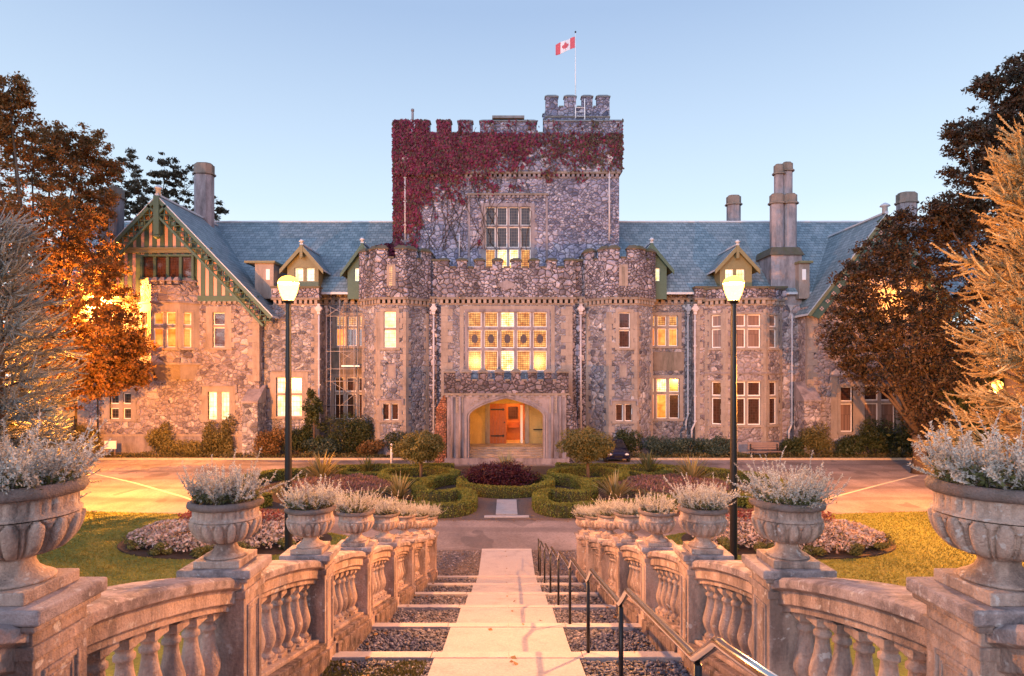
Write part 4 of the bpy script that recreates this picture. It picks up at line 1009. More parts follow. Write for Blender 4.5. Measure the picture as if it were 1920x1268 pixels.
# roof and lattice barge boards
rf=gable_roof_y('gable_roof',XA,ZA,HS,ZE,45.2,55.)
mb=MB()
for s in (-1,1):
    d=Vector((s*HS,ZE-ZA)).normalized(); nrm=Vector((d.y*s*-1,d.x*s*1)) ; nrm=Vector((-s*abs(d.y),-abs(d.x)))
    Lr=math.hypot(HS,ZA-ZE)
    def P_(t,o): v=Vector((XA,ZA-.1))+d*t+nrm*o; return v
    for o0,o1 in ((0,.24),(.86,1.02)):
        q=[P_(0.0,o0),P_(0,o1),P_(Lr,o1),P_(Lr,o0)]
        if s<0: q=q
        mb.prism([(v.x,v.y) for v in q],45.18,45.34,M['green'])
    t=.5
    while t<Lr-.4:
        for a,b in ((t,t+.56),(t+.56,t)):
            v0,v1=P_(a,.22),P_(b,.88); mb.tube([(v0.x,45.26,v0.y),(v1.x,45.26,v1.y)],.05,M['green'],4)
        t+=.56
    for t in (2.2,5.6,8.9,11.8): 
        v=P_(min(t,Lr-.1),.55); mb.box(v.x-.1,v.x+.1,45.3,46,v.y-.12,v.y+.12,M['green'])
mb.box(XA-.2,XA+.2,45.1,45.4,ZA-2.9,ZA-.1,M['green']); mb.lathe([(.1,0),(.26,.14),(.26,.22),(.1,.32)],M['green'],8,(XA,45.25,ZA-3.2)) 
mb.build('barge_board',rf)
mb=MB(); mb.lathe([(.2,0),(.2,.5),(.34,.55),(.3,.65),(.1,.78)],M['lead'],4,(XA,45.4,ZA-.05)); mb.build('finial',rf)
# low annexe at far left
mb=MB(); Y=47.; ha=(PX(106,Y),PX(120,Y),PZ(766,Y),PZ(720,Y)); wall(mb,PX(20,Y),PX(140,Y),0,PZ(640,Y),Y,Y+6,M['inner'],[ha]); mb.box(PX(18,Y),PX(142,Y),Y-.2,Y+.1,PZ(803,Y),PZ(797,Y),M['sand'])
an=part(mb,'annexe'); window(an,ha,Y,1,[1,1.4],'glass_red',sur=.2)

# ---- right gable wing
XB,ZB=gx(1650),gz(404); HB=(1650-1503)*45.3/F; ZEB=PZ(588,45.3)
mb=MB(); h1=hole(1576,1599,725,810,YG); h2=hole(1621,1679,723,810,YG)
xl,xr=gx(1514),gx(1786); zb=gz(575)
wall(mb,xl,xr,0,zb,YG,YG+9,M['rubble_warm'],[h1,h2])
kb=(ZB-ZEB)/HB; hb=(ZB-zb)/kb-.15
mb.prism([(XB-hb,zb),(XB+hb,zb),(XB,ZB-.2)],YG,YG+.3,M['rubble_warm'])
quoins(mb,xl,YG,.9,zb-.3,-1,M['sand'],.45,.75,.48)
mb.box(gx(1556),gx(1700),YG-.03,YG+.1,gz(815),gz(705),M['sand']) if False else None
mb.box(gx(1558),gx(1700),YG-.12,YG+.1,gz(706),gz(702.5),M['sand_grey'])
for a,b in ((1558,1570.5),(1604,1616),(1684,1700)): mb.box(gx(a),gx(b),YG-.03,YG+.1,gz(822),gz(706),M['sand'])
mb.box(gx(1520),gx(1786),YG-.12,YG+.1,0,gz(826),M['sand_grey'])
for k in range(14): a=1520+k*9.5; mb.box(gx(a),gx(a+5.5),YG-.12,YG+.1,gz(585),gz(579),M['sand'])
wing2=part(mb,'gable_wing')
window(wing2,h1,YG,1,[1,1.9],lambda c,r:'glass_brown' if r==0 else 'glass_red',sur=.2,mull=.16,fr=.075,teeth=False)
window(wing2,h2,YG,2,[1,1.9],lambda c,r:'glass_brown' if r==0 else 'glass_red',sur=.2,mull=.2,fr=.075,teeth=False)
rf=gable_roof_y('gable_roof',XB,ZB,HB,ZEB,45.2,55.)
mb=MB()
for s in (-1,1):
    d=Vector((s*HB,ZEB-ZB)).normalized(); nrm=Vector((-s*abs(d.y),-abs(d.x))); Lr=math.hypot(HB,ZB-ZEB)
    def P_(t,o): return Vector((XB,ZB-.1))+d*t+nrm*o
    q=[P_(0,0),P_(0,.22),P_(Lr,.22),P_(Lr,0)]; mb.prism([(v.x,v.y) for v in q],45.16,45.34,M['olive'])
    q=[P_(0,.2),P_(0,.85),P_(Lr-.3,.85),P_(Lr-.1,.2)]; mb.prism([(v.x,v.y) for v in q],45.24,45.3,M['green'])
    t=.6
    while t<Lr-.6:
        v=P_(t,.52)
        for dx,dz in ((.1,0),(-.1,0),(0,.1),(0,-.1)): mb.lathe([(.07,-.02),(.07,.02)],M['plaster'],6,(v.x+dx,45.22,v.y+dz)) if False else mb.box(v.x+dx-.05,v.x+dx+.05,45.21,45.25,v.y+dz-.05,v.y+dz+.05,M['plaster'])
        t+=.7
mb.build('barge_board',rf)
mb=MB(); mb.lathe([(.18,0),(.18,.5),(.36,.56),(.3,.66),(.08,.8)],M['lead'],10,(XB,45.4,ZB-.05)); mb.build('finial',rf)
mb=MB(); a,b=gx(1496),gx(1526)
mb.box(a,b,YG-1.0,YG+.6,0,gz(752),M['rubble_warm']); mb.hexa([(a-.05,YG-1.1,gz(752)),(b+.05,YG-1.1,gz(752)),(b+.05,YG+.5,gz(752)),(a-.05,YG+.5,gz(752)),(a-.05,YG-1.1,gz(752)+.12),(b+.05,YG-1.1,gz(752)+.12),(b+.05,YG+.5,gz(716)),(a-.05,YG+.5,gz(716))],M['sand_grey'])
mb.build('buttress',wing2)

# ---- chimneys
def stack(mb,px0,px1,pt,pcap,pb,Y,dep=None):
    x0,x1=PX(px0,Y),PX(px1,Y); d=dep or (x1-x0)*.8; c=(x1-x0)*.22
    def oct8(e): return [(x0+c-e*.4,Y-e),(x1-c+e*.4,Y-e),(x1+e,Y+c-e*.4),(x1+e,Y+d-c+e*.4),(x1-c+e*.4,Y+d+e),(x0+c-e*.4,Y+d+e),(x0-e,Y+d-c+e*.4),(x0-e,Y+c-e*.4)]
    mb.slab(oct8(0),PZ(pb,Y),PZ(pcap,Y),M['chimney']); mb.slab(oct8(.14),PZ(pcap,Y),PZ(pcap,Y)+.12,M['sand_dark']); mb.slab(oct8(.03),PZ(pcap,Y)+.12,PZ(pt,Y),M['sand_dark'])
    mb.slab(oct8(-.1),PZ(pt,Y),PZ(pt,Y)+.12,M['sand_dark'])
def chimney(name,items):
    mb=MB()
    for it in items: stack(mb,*it)
    return part(mb,name)
chimney('chimney',[(360,393,306,325,430,52.)])
chimney('chimney',[(183,200,353,371,470,47.,1.2),(201,217,350,368,470,47.,1.2)])
chimney('chimney',[(1367,1391,367,383,430,56.)])
chimney('chimney',[(1692,1725,361,379,440,54.)])
Y=48.3; mb=MB()
stack(mb,1449,1473,364,381,470,Y); stack(mb,1474,1496.5,364,381,470,Y+.1); stack(mb,1455,1471,309,326,400,Y+1.6); stack(mb,1470,1488,305,320,400,Y+1.7)
mb.box(PX(1443,Y),PX(1500,Y),Y-.3,Y+3,PZ(580,Y),PZ(480,Y),M['chimney'])
mb.hexa([(PX(1439,Y),Y-.45,PZ(480,Y)),(PX(1504,Y),Y-.45,PZ(480,Y)),(PX(1504,Y),Y+3.1,PZ(480,Y)),(PX(1439,Y),Y+3.1,PZ(480,Y)),(PX(1447,Y),Y-.1,PZ(464,Y)),(PX(1498,Y),Y-.1,PZ(464,Y)),(PX(1498,Y),Y+2.8,PZ(464,Y)),(PX(1447,Y),Y+2.8,PZ(464,Y))],M['moss_cap'])
part(mb,'chimney')
# ------------------------------------------------------------------ balustrades, urns
ORD=['first','second','third','fourth','fifth','sixth','seventh','eighth']
UY=[2.91+2.2*i for i in range(8)]
WB=2.3
def bevel(o,w=.008,seg=2):
    m=o.modifiers.new('bevel','BEVEL'); m.width=w; m.segments=seg; m.limit_method='ANGLE'; m.angle_limit=math.radians(40)
# one baluster mesh: square foot and abacus, turned vase between
mb=MB()
mb.box(-.085,.085,-.085,.085,0,.055,M['balus'])
prof=[(.07,.055),(.078,.07),(.07,.09),(.05,.105),(.058,.13),(.078,.17),(.092,.22),(.093,.26),(.080,.32),(.062,.39),(.050,.46),(.045,.515),(.062,.525),(.062,.55),(.046,.56),(.05,.585),(.07,.60),(.075,.615)]
mb.lathe(prof,M['balus'],20,caps=False)
mb.box(-.082,.082,-.082,.082,.615,.675,M['balus'])
BAL=mb.mesh('baluster')
def top_z(y): return line(y)
def make_balustrade(sg):
    side='left' if sg<0 else 'right'
    root=thing('balustrade',f'weathered stone balustrade with vase balusters stepping downhill along the {side} side of the path','balustrade',(sg*WB,Y0,0))
    off=Vector((-sg*WB,-Y0,0))
    x0,x1=WB-.22,WB+.22
    def BX(mb,a,b,*r): 
        a,b=sorted((sg*a,sg*b)); mb.box(a,b,*r)
    ys=[.71]+UY
    for i,y in enumerate(ys):
        mb=MB(); zg=line(y); zt=zg+1.14; h=.18
        BX(mb,x0,x1,y-h,y+h,zg-.55,zt,M['balus'])
        # sunk panels with a raised bead on path side and on the near face
        for z0,z1,d in ((zg+.16,zt-.2,.0),):
            for a,b,c,e in ((y-h+.06,y-h+.085,z0,z1),(y+h-.085,y+h-.06,z0,z1),(y-h+.085,y+h-.085,z0,z0+.025),(y-h+.085,y+h-.085,z1-.025,z1)):
                BX(mb,x0-.012,x0+.01,a,b,c,e,M['balus'])
            for a,b,c,e in ((y-h+.105,y-h+.118,z0+.045,z1-.045),(y+h-.118,y+h-.105,z0+.045,z1-.045),(y-h+.118,y+h-.118,z0+.045,z0+.058),(y-h+.118,y+h-.118,z1-.058,z1-.045)):
                BX(mb,x0-.007,x0+.01,a,b,c,e,M['balus'])
        BX(mb,x0-.03,x1+.03,y-h-.03,y+h+.03,zg-.55,zg+.10,M['balus'])
        BX(mb,x0-.02,x1+.02,y-h-.02,y+h+.02,zt-.13,zt-.07,M['balus'])
        o=mb.build('pier',root,off); bevel(o,.006)
        mb=MB()
        BX(mb,x0-.045,x1+.045,y-h-.045,y+h+.045,zt,zt+.035,M['balus']); BX(mb,x0-.07,x1+.07,y-h-.055,y+h+.055,zt+.035,zt+.105,M['balus_top'])
        o=mb.build('pier_cap',root,off); bevel(o,.012)
        if i==len(ys)-1: continue
        ya,yb=y+h,ys[i+1]-h
        # plinth and rails follow the slope
        def sl(mb,a,b,za,zb,mat,pa=0,pb=0):
            a,b=sorted((sg*a,sg*b)); u,v=ya+pa,yb-pb; lu,lv=line(u),line(v)
            mb.hexa([(a,u,lu+za),(b,u,lu+za),(b,v,lv+za),(a,v,lv+za),(a,u,lu+zb),(b,u,lu+zb),(b,v,lv+zb),(a,v,lv+zb)],mat)
        mb=MB(); sl(mb,x0-.06,x1+.06,-.7,.12,M['plinth']); sl(mb,x0-.02,x1+.02,.12,.19,M['plinth']); sl(mb,x0+.06,x1-.06,.19,.235,M['balus'])
        o=mb.build('plinth',root,off); bevel(o,.01)
        mb=MB(); n=14
        # the rail sweeps down a little to meet each pier
        cs=[(-.12,.94),(-.12,.985),(-.155,1.0),(-.155,1.10),(-.205,1.125),(-.205,1.185),(-.17,1.205),(.17,1.205),(.205,1.185),(.205,1.125),(.155,1.10),(.155,1.0),(.12,.985),(.12,.94)]
        rings=[]
        for k in range(n+1):
            v=ya+(yb-ya)*k/n; t=k/n
            dz=-.05+.05*math.sin(math.pi*min(1,t*1.0))**.6 if True else 0
            rings.append([mb.pt((sg*(WB+c[0]),v,line(v)+c[1]+dz-.03)) for c in cs])
        m_=len(cs)
        for a,b in zip(rings,rings[1:]):
            for q in range(m_):
                j=(q+1)%m_; mb.idx((a[q],a[j],b[j],b[q]),M['balus_top'] if 4<=q<=8 else M['balus'])
        mb.idx(rings[0],M['balus']); mb.idx(rings[-1][::-1],M['balus'])
        o=mb.build('top_rail',root,off); bevel(o,.006)
        nb=7
        if i==0: nb=6
        for k in range(nb):
            v=ya+(yb-ya)*(k+.5)/nb
            b=bpy.data.objects.new('baluster',BAL); COL.objects.link(b); b.parent=root
            b.location=(0,v-Y0,line(v)+.225); b.rotation_euler=(0,0,R.uniform(-.03,.03))
    return root
for sg in (-1,1): make_balustrade(sg)

# urn: gadrooned bowl on a turned foot and square plate
def petal(a,k,n): 
    t=(a*n/(2*math.pi))%1-.5; return t
prof=[(.085,.065),(.19,.068),(.195,.085),(.155,.105),(.115,.135),(.098,.17),(.098,.195),(.125,.205),(.12,.215)]
bowl=[(.12,.215)]
for k in range(1,31):
    t=k/30; bowl.append((.12+.185*math.sin(t*math.pi/2)**.75,.215+.215*(1-math.cos(t*math.pi/2))**.85))
band=[(.315,.437),(.315,.45),(.298,.457),(.292,.475),(.292,.53),(.297,.54)]
rim=[(.297,.54),(.325,.545),(.34,.56),(.342,.585),(.33,.605),(.30,.612),(.275,.60),(.268,.56)]
def gad(a,j):
    if j<3 or j>29: return 0
    n=16; t=abs(((a*n/(2*math.pi))%1)-.5)*2      # 0 centre, 1 edge
    v=j/30; w=.84 if v>.45 else .84-.3*(.45-v)
    top=1-max(0,(v-.72)/.28)**2*1.0
    ww=w*math.sqrt(max(0,top))
    e=t/ww if ww>.01 else 9
    if e<.80: return .020*math.sqrt(max(0,1-(e/.82)**2))*min(1,j/9)+.003
    if e<1.08: return -.018
    return .004
def hexa_(a,j):
    if j not in (3,4): return 0
    n=16; t=abs(((a*n/(2*math.pi))%1)-.5)*2
    return -.012 if .45<t<.72 else (.006 if t<.45 else 0)
mb=MB(); mb.box(-.215,.215,-.215,.215,0,.068,M['urn']); mb.lathe(prof,M['urn'],40,caps=False); FOOT=mb.mesh('foot')
mb=MB(); mb.lathe(bowl,M['urn'],180,mod=gad,caps=False); mb.lathe(band,M['urn'],144,mod=hexa_,caps=False); BOWL=mb.mesh('bowl')
mb=MB(); mb.lathe(rim,M['urn_rim'],64,caps=False,mod=lambda a,j:.004*math.sin(a*9+j)+.003*math.sin(a*23)); RIM=mb.mesh('rim')
mb=MB(); mb.lathe([(.27,.56),(.2,.575),(0,.585)],M['soil'],24,caps=False); SOIL=mb.mesh('soil')
def make_urn():
    root=thing('urn','','urn',(0,0,0))
    for n,me in (('foot',FOOT),('bowl',BOWL),('rim',RIM),('soil',SOIL)):
        o=bpy.data.objects.new(n,me); COL.objects.link(o); o.parent=root; o.scale=(.85,.85,.85)
        if n=='foot': bevel(o,.008)
    return root
# silvery twiggy plant
M['silver']=leafmat('silver_foliage',[(.36,.34,.30),(.50,.47,.41),(.60,.57,.50),(.42,.40,.35)],.25,.7,2.5)
M['sage']=leafmat('sage_foliage',[(.09,.10,.03),(.14,.14,.05),(.18,.16,.07)],.3,.7,2.5)
M['stem']=plain('pale_stem',(.34,.29,.26),.8)
def silver_plant(seed,spread=1.0,tall=1.0,dense=1.0):
    rng=np.random.default_rng(seed); Cs=[];Ds=[]; mb=MB(); Cg=[]
    for i in range(int(135*dense)):
        a=rng.uniform(0,6.283); r=.25*math.sqrt(rng.uniform()); til=rng.uniform(.1,.75)+.9*r/.25*rng.uniform(.3,1)*spread*.75
        L=rng.uniform(.17,.33)*tall*(1.5 if rng.uniform()<.16 else 1)
        az=a+rng.normal(0,.5); d=np.array([math.cos(az)*math.sin(til),math.sin(az)*math.sin(til),max(.12,math.cos(til))]); d/=np.linalg.norm(d)
        p=np.array([r*math.cos(a),r*math.sin(a),.58]); pts=[p.copy()]; cur=d.copy()
        n=12
        for k in range(n):
            cur=cur+rng.normal(0,.10,3)+np.array([0,0,.05]); cur/=np.linalg.norm(cur); p=p+cur*L/n; pts.append(p.copy())
            m=6
            for q in range(m):
                if k<4 and rng.uniform()<.55: Cg.append(p+rng.normal(0,.018,3)); continue
                ld=cur*.55+unit(1,rng)[0]*.8; ld/=np.linalg.norm(ld); Cs.append(p+ld*.009-cur*rng.uniform(0,L/n)); Ds.append(ld)
            if k in (3,5,6) and rng.uniform()<.55:     # side sprig
                sd=cur+unit(1,rng)[0]*.9; sd/=np.linalg.norm(sd); sp=p.copy()
                for _ in range(4):
                    sp=sp+sd*.014; 
                    for q in range(3):
                        ld=sd*.6+unit(1,rng)[0]*.8; ld/=np.linalg.norm(ld); Cs.append(sp+ld*.008); Ds.append(ld)
        mb.tube(pts[::3]+[pts[-1]],[.004,.0035,.003,.0025,.002,.0015][:len(pts[::3])+1],M['stem'],3,False)
    for i in range(700):
        a=rng.uniform(0,6.283); r=.28*math.sqrt(rng.uniform()); Cg.append(np.array([r*math.cos(a),r*math.sin(a),.585+rng.uniform(0,.07)]))
    V,FA=leaf_quads(np.array(Cs),.021,rng,np.array(Ds),asp=.38); me1=np_mesh('foliage',V,FA,M['silver'])
    V,FA=leaf_quads(np.array(Cg),.028,rng,asp=.45); me2=np_mesh('low_leaves',V,FA,M['sage'])
    return me1,me2,mb.mesh('stems')
PL=[silver_plant(s,sp,tl) for s,sp,tl in ((1,1.15,1.05),(2,1.0,1.0),(3,.9,.92),(4,1.2,1.2))]
def plant_obj(loc,v,rz,sc,label,grp):
    r=thing('potted_plant',label,'plant',loc,rz,grp); r.scale=(sc,)*3
    for n,me in zip(('foliage','low_leaves','stems'),PL[v]):
        o=bpy.data.objects.new(n,me); COL.objects.link(o); o.parent=r
U0=make_urn(); first=True
for sg,side in ((-1,'left'),(1,'right')):
    for i,y in enumerate(UY):
        u=U0 if first else copy_tree(U0); first=False
        z=line(y)+1.245
        u.location=(sg*WB,y,z); u.rotation_euler=(0,0,R.choice((0,math.pi/2,math.pi))+R.uniform(-.02,.02)); 
        where={0:'nearest, cut by the picture edge',7:'farthest and smallest, at the road end'}.get(i,f'{ORD[i]} one down from the camera')
        u['label']=f'carved stone urn on the {side} balustrade, {where}'; u['group']='stone urns on the balustrade piers'
        plant_obj((sg*WB,y,z),(i+(0 if sg<0 else 2))%4,R.uniform(0,6.28),R.uniform(.84,.92),
                  f'silvery twiggy plant growing in the {ORD[i]} urn down the {side} balustrade','silver plants in the urns')

# ------------------------------------------------------------------ handrail
XR=.98
root=thing('handrail','polished steel handrail on black posts, kinking down beside the path','handrail',(XR,Y0,0)); off=Vector((-XR,-Y0,0))
pts=[]
es=[e for e in EDG if e>1.5][::-1]          # near to far
for e in es:
    zg=line(e)
    pk=(XR,e-.36,line(e)+.87+.235); va=(XR,e-.02,zg+.87)
    pts+=[(XR,e-.46,line(e)+.87+.235+.012),pk,va,(XR,e+.07,zg+.87-.012)]
pts.append((XR,EDG[0]+1.0,line(EDG[0])+.80)); pts=[(XR,1.2,line(1.2)+.95)]+pts
def round_path(P,r=.05,n=4):
    out=[Vector(P[0])]
    for a,b,c in zip(P,P[1:],P[2:]):
        a,b,c=Vector(a),Vector(b),Vector(c); d1=min(r,(a-b).length*.45); d2=min(r,(c-b).length*.45)
        s,e=b+(a-b).normalized()*d1,b+(c-b).normalized()*d2
        for k in range(n+1): t=k/n; out.append(s.lerp(b,t).lerp(b.lerp(e,t),t))
    out.append(Vector(P[-1])); return out
mb=MB(); mb.tube(round_path(pts),.027,M['steel'],14); mb.build('rail',root,off)
for e in es+[EDG[0]+.95]:
    mb=MB(); z=line(e) if e<=EDG[0]+.1 else 0; zt=(line(e) if e<=EDG[0]+.1 else line(EDG[0])-.07)+.86
    mb.tube([(XR,e-.06,z-.1),(XR,e-.06,zt-.0)],.021,M['iron'],12); mb.tube([(XR,e-.06,z+.003-.05),(XR,e-.06,z+.012)],.04,M['iron'],12); mb.build('post',root,off)

# ------------------------------------------------------------------ lamps
def lamp_post(loc,h,label,power,s=1.0,grp='lamp posts beside the steps',col=(1.0,.40,.12)):
    r=thing('street_lamp',label,'lamp post',loc,0,grp)
    mb=MB(); mb.lathe([(.11*s,-.3),(.11*s,.06),(.075*s,.10),(.069*s,.9),(.064*s,h*.5),(.048*s,h-.1),(.05*s,h-.04)],M['iron'],16); mb.build('post',r)
    mb=MB(); mb.lathe([(.06*s,h-.06),(.10*s,h-.03),(.10*s,h+.0)],M['iron'],16); mb.build('collar',r)
    mb=MB(); mb.lathe([(.09*s,h+.001),(.115*s,h+.05*s),(.15*s,h+.14*s),(.178*s,h+.24*s),(.185*s,h+.31*s)],M['lamp_glass'],20,caps=False); mb.build('lamp_glass',r)
    mb=MB(); mb.lathe([(.19*s,h+.31*s),(.19*s,h+.33*s),(.165*s,h+.38*s),(.12*s,h+.42*s),(.06*s,h+.445*s),(.02*s,h+.45*s)],M['lamp_cap'],20); mb.build('cap',r)
    ld=bpy.data.lights.new('lamp','POINT'); ld.energy=power; ld.color=col; ld.shadow_soft_size=.085*s
    lo=bpy.data.objects.new('lamp',ld); COL.objects.link(lo); lo.parent=r; lo.location=(0,0,h+.17*s)
    return r
M['lamp_cap']=emit('lamp_cap_glow',(1.0,.38,.045),1.7)
for sg,x,lab in ((-1,-4.03,'tall black lamp post glowing orange, left of the path'),(1,4.19,'tall black lamp post glowing orange, right of the path')):
    y=11.5; zb=bank(4.1,y); h=PZ(563,y)-zb
    lamp_post((x,y,zb),h,lab,1750,col=(1.0,.47,.20),s=1.0)
# lamps half hidden by the trees
y=25.; x=PX(1870,y); lamp_post((x,y,0),PZ(735,y),'small lamp shining through the branches of the golden conifer',6500,grp=None,col=(1.0,.37,.075))
y=45.78; x=PX(183,y); zl=PZ(566,y)
lamp_post((x,y,0),zl,'slim tall lamp post shining through the rusty tree beside the half timbered gable',11000,grp=None,s=.8,col=(1.0,.37,.075))

y=28.5; x=PX(48,y); lamp_post((x,y,0),PZ(742,y),'small lamp hidden behind the branches of the grey blue conifer',10500,grp=None,col=(1.0,.37,.075))
y=44.6; x=PX(1692,y); lamp_post((x,y,0),PZ(560,y),'slim tall lamp post glinting through the dark tree before the right gable',600,grp=None,s=.8,col=(1.0,.37,.075))
# ------------------------------------------------------------------ hedges and parterre
M['box']=leafmat('box_hedge',[(.075,.10,.018),(.12,.15,.028),(.17,.19,.04),(.14,.12,.03)],.2,.7,1.2)
M['boxcore']=ashlar('hedge_core',(.020,.024,.006),(.04,.042,.012),4,bs=1)
def spline(P,closed,step=.22):
    P=[np.array(p,float) for p in P]; n=len(P); out=[]
    for i in range(n if closed else n-1):
        p0=P[(i-1)%n] if closed or i>0 else 2*P[0]-P[1]; p1=P[i]; p2=P[(i+1)%n]; p3=P[(i+2)%n] if closed or i+2<n else 2*P[-1]-P[-2]
        m=max(2,int(np.linalg.norm(p2-p1)/step))
        for k in range(m):
            t=k/m; out.append(.5*((2*p1)+(-p0+p2)*t+(2*p0-5*p1+4*p2-p3)*t*t+(-p0+3*p1-3*p2+p3)*t**3))
    if not closed: out.append(P[-1])
    return np.array(out)
HC=[0]
def hedge(label,P,closed,w=.55,h=.5,grp='clipped box hedges of the parterre',cat='hedge',name='box_hedge',leaf='box',dens=620,size=.075):
    HC[0]+=1; rng=np.random.default_rng(100+HC[0])
    C=spline(P,closed); n=len(C); c0=C.mean(0)
    T=np.roll(C,-1,0)-np.roll(C,1,0)
    if not closed: T[0]=C[1]-C[0]; T[-1]=C[-1]-C[-2]
    T/=np.linalg.norm(T,axis=1,keepdims=True); Nn=np.stack([-T[:,1],T[:,0]],1)
    cs=np.array([(-.5,0),(-.52,.5),(-.5,.86),(-.40,.98),(0,1.0),(.40,.98),(.5,.86),(.52,.5),(.5,0)]); m=len(cs)
    hz_=1+.035*np.sin(np.arange(n)*.5+HC[0])+rng.normal(0,.015,n)
    V=np.zeros((n,m,3)); 
    for j,(a,b) in enumerate(cs):
        ww=w*a*.94; V[:,j,:2]=C+Nn*ww-c0; V[:,j,2]=h*b*.96*hz_-.02
    FA=[]
    for i in range(n if closed else n-1):
        for j in range(m-1): k=(i+1)%n; FA.append((i*m+j,i*m+j+1,k*m+j+1,k*m+j))
    root=thing(name,label,cat,(c0[0],c0[1],0),0,grp)
    o=np_obj('core',V.reshape(-1,3),FA,M['boxcore'],root)
    if not closed:
        pass
    Ltot=np.linalg.norm(np.diff(C,axis=0),axis=1).sum(); N=int(Ltot*(w+2*h)*dens)
    ii=rng.integers(0,n if closed else n-1,N); tt=rng.uniform(0,1,N)[:,None]
    c=C[ii]*(1-tt)+C[(ii+1)%n]*tt; nn=Nn[ii]; per=rng.uniform(0,w+2*h,N)
    u=np.where(per<h,-.5*w,np.where(per<h+w,per-h-.5*w,.5*w)); z=np.where(per<h,per,np.where(per<h+w,h,2*h+w-per))
    rr=.10; ov=np.abs(u)>w*.5-rr
    z=z*hz_[ii]-np.where((z>h-rr)&ov,rr*.35*rng.uniform(0,1,N),0)
    Cc=np.concatenate([c-c0+nn*u[:,None],z[:,None]],1)+rng.normal(0,.018,(N,3))
    if not closed:     # end faces
        for e,s in ((0,-1),(n-1,1)):
            q=int(w*h*dens*1.3); uu=rng.uniform(-.5,.5,q)*w; zz=rng.uniform(0,1,q)*h
            Cc=np.vstack([Cc,np.concatenate([C[e]-c0+Nn[e]*uu[:,None]+T[e]*s*rng.uniform(0,.06,(q,1)),zz[:,None]],1)])
    V2,F2=leaf_quads(Cc,size,rng,asp=.6); np_obj('foliage',V2,F2,M[leaf],root)
    return root
def gp_(px,py,z=.5): Y=GY(py,z); return (PX(px,Y),Y)
def ring(cx,cy,r,n=28,sy=1): return [(cx+r*math.cos(2*math.pi*k/n),cy+sy*r*math.sin(2*math.pi*k/n)) for k in range(n)]
hedge('round clipped hedge encircling the dark purple bush before the porch',ring(-.05,32.9,2.32),True,.5,.5)
hedge('ring of clipped hedge round the trunk of the left standard tree',ring(-4.95,35.3,2.05),True,.5,.5)
hedge('ring of clipped hedge round the trunk of the right standard tree',ring(4.6,35.3,2.05),True,.5,.5)
SP=[(856,889),(825,892),(804,898),(788,907),(785,915),(802,921),(835,920.5),(862,917),(879,923),(880,935),(864,943),(830,946.5),(780,943),(708,938),(620,931)]
for mir,side in ((0,'left'),(1,'right')):
    P=[gp_(1893-a if mir else a,b) for a,b in SP]
    hedge(f'S shaped curl of clipped hedge to the {side} of the round central hedge',P,False,.62,.52)
    # long outer hedge round the outside
    O_=[(850,871),(780,872),(700,873),(630,875),(560,880),(490,887),(440,897),(425,908),(440,920),(500,930)]
    P=[gp_(1893-a if mir else a,b) for a,b in O_]
    hedge(f'long low hedge bounding the {side} end of the parterre',P,False,.6,.55)
    c=gp_(683 if not mir else 1213,880); hedge(f'small hedge ring holding a spiky plant behind the {side} flower bed',ring(c[0],c[1]+.4,1.35),True,.42,.45)
# plum coloured bush
M['plum']=leafmat('plum_foliage',[(.022,.004,.010),(.045,.007,.018),(.065,.012,.024),(.03,.006,.013)],.2,.5,1.5)
def clump_leaves(lobes,N,size,rng,shell=.55,asp=.55,flat=0):
    """lobes (cx,cy,cz,rx,ry,rz)"""
    L=np.array(lobes,float); vol=(L[:,3]*L[:,4]*L[:,5])**.67; ii=rng.choice(len(L),N,p=vol/vol.sum())
    d=unit(N,rng); r=(shell+(1-shell)*rng.uniform(0,1,N))[:,None]*(1+rng.normal(0,.05,(N,1)))
    C=L[ii,:3]+d*r*L[ii,3:]; D=d*.5+unit(N,rng); D/=np.linalg.norm(D,axis=1,keepdims=True); Nn=d+.6*unit(N,rng)
    return leaf_quads(C,size,rng,D,Nn,asp)
def shrub(label,x,y,w,d,h,mat,n=1800,size=.10,cat='shrub',name='shrub',z=0,grp=None,seed=0,nl=14,core=True):
    rng=np.random.default_rng(1000+seed); root=thing(name,label,cat,(x,y,z),0,grp); lobes=[]
    for k in range(nl):
        a=rng.uniform(0,6.28); r=math.sqrt(rng.uniform(0,1))*.62; q=rng.uniform(.26,.42)
        zz=h*rng.uniform(.2,.78)*(1-.35*r)
        lobes.append((r*w*.5*math.cos(a),r*d*.5*math.sin(a),zz,q*w*.55,q*d*.55,min(q*h*.62,zz*.95+.05)))
    V,FA=clump_leaves(lobes,n,size,rng); V[:,2]=np.maximum(V[:,2],.0); np_obj('foliage',V,FA,mat if not isinstance(mat,str) else M[mat],root)
    mb=MB()
    for k in range(5):
        a=k*1.257; mb.tube([(0,0,-.05),(.12*w*math.cos(a),.12*d*math.sin(a),h*.35),(.25*w*math.cos(a),.25*d*math.sin(a),h*.62)],[.03,.02,.01],M['bark'],5)
    mb.build('stem',root); return root
shrub('dark plum coloured clipped bush inside the round central hedge',-.1,33.2,4.9,3.4,1.62,'plum',12000,.10,seed=1,nl=40)
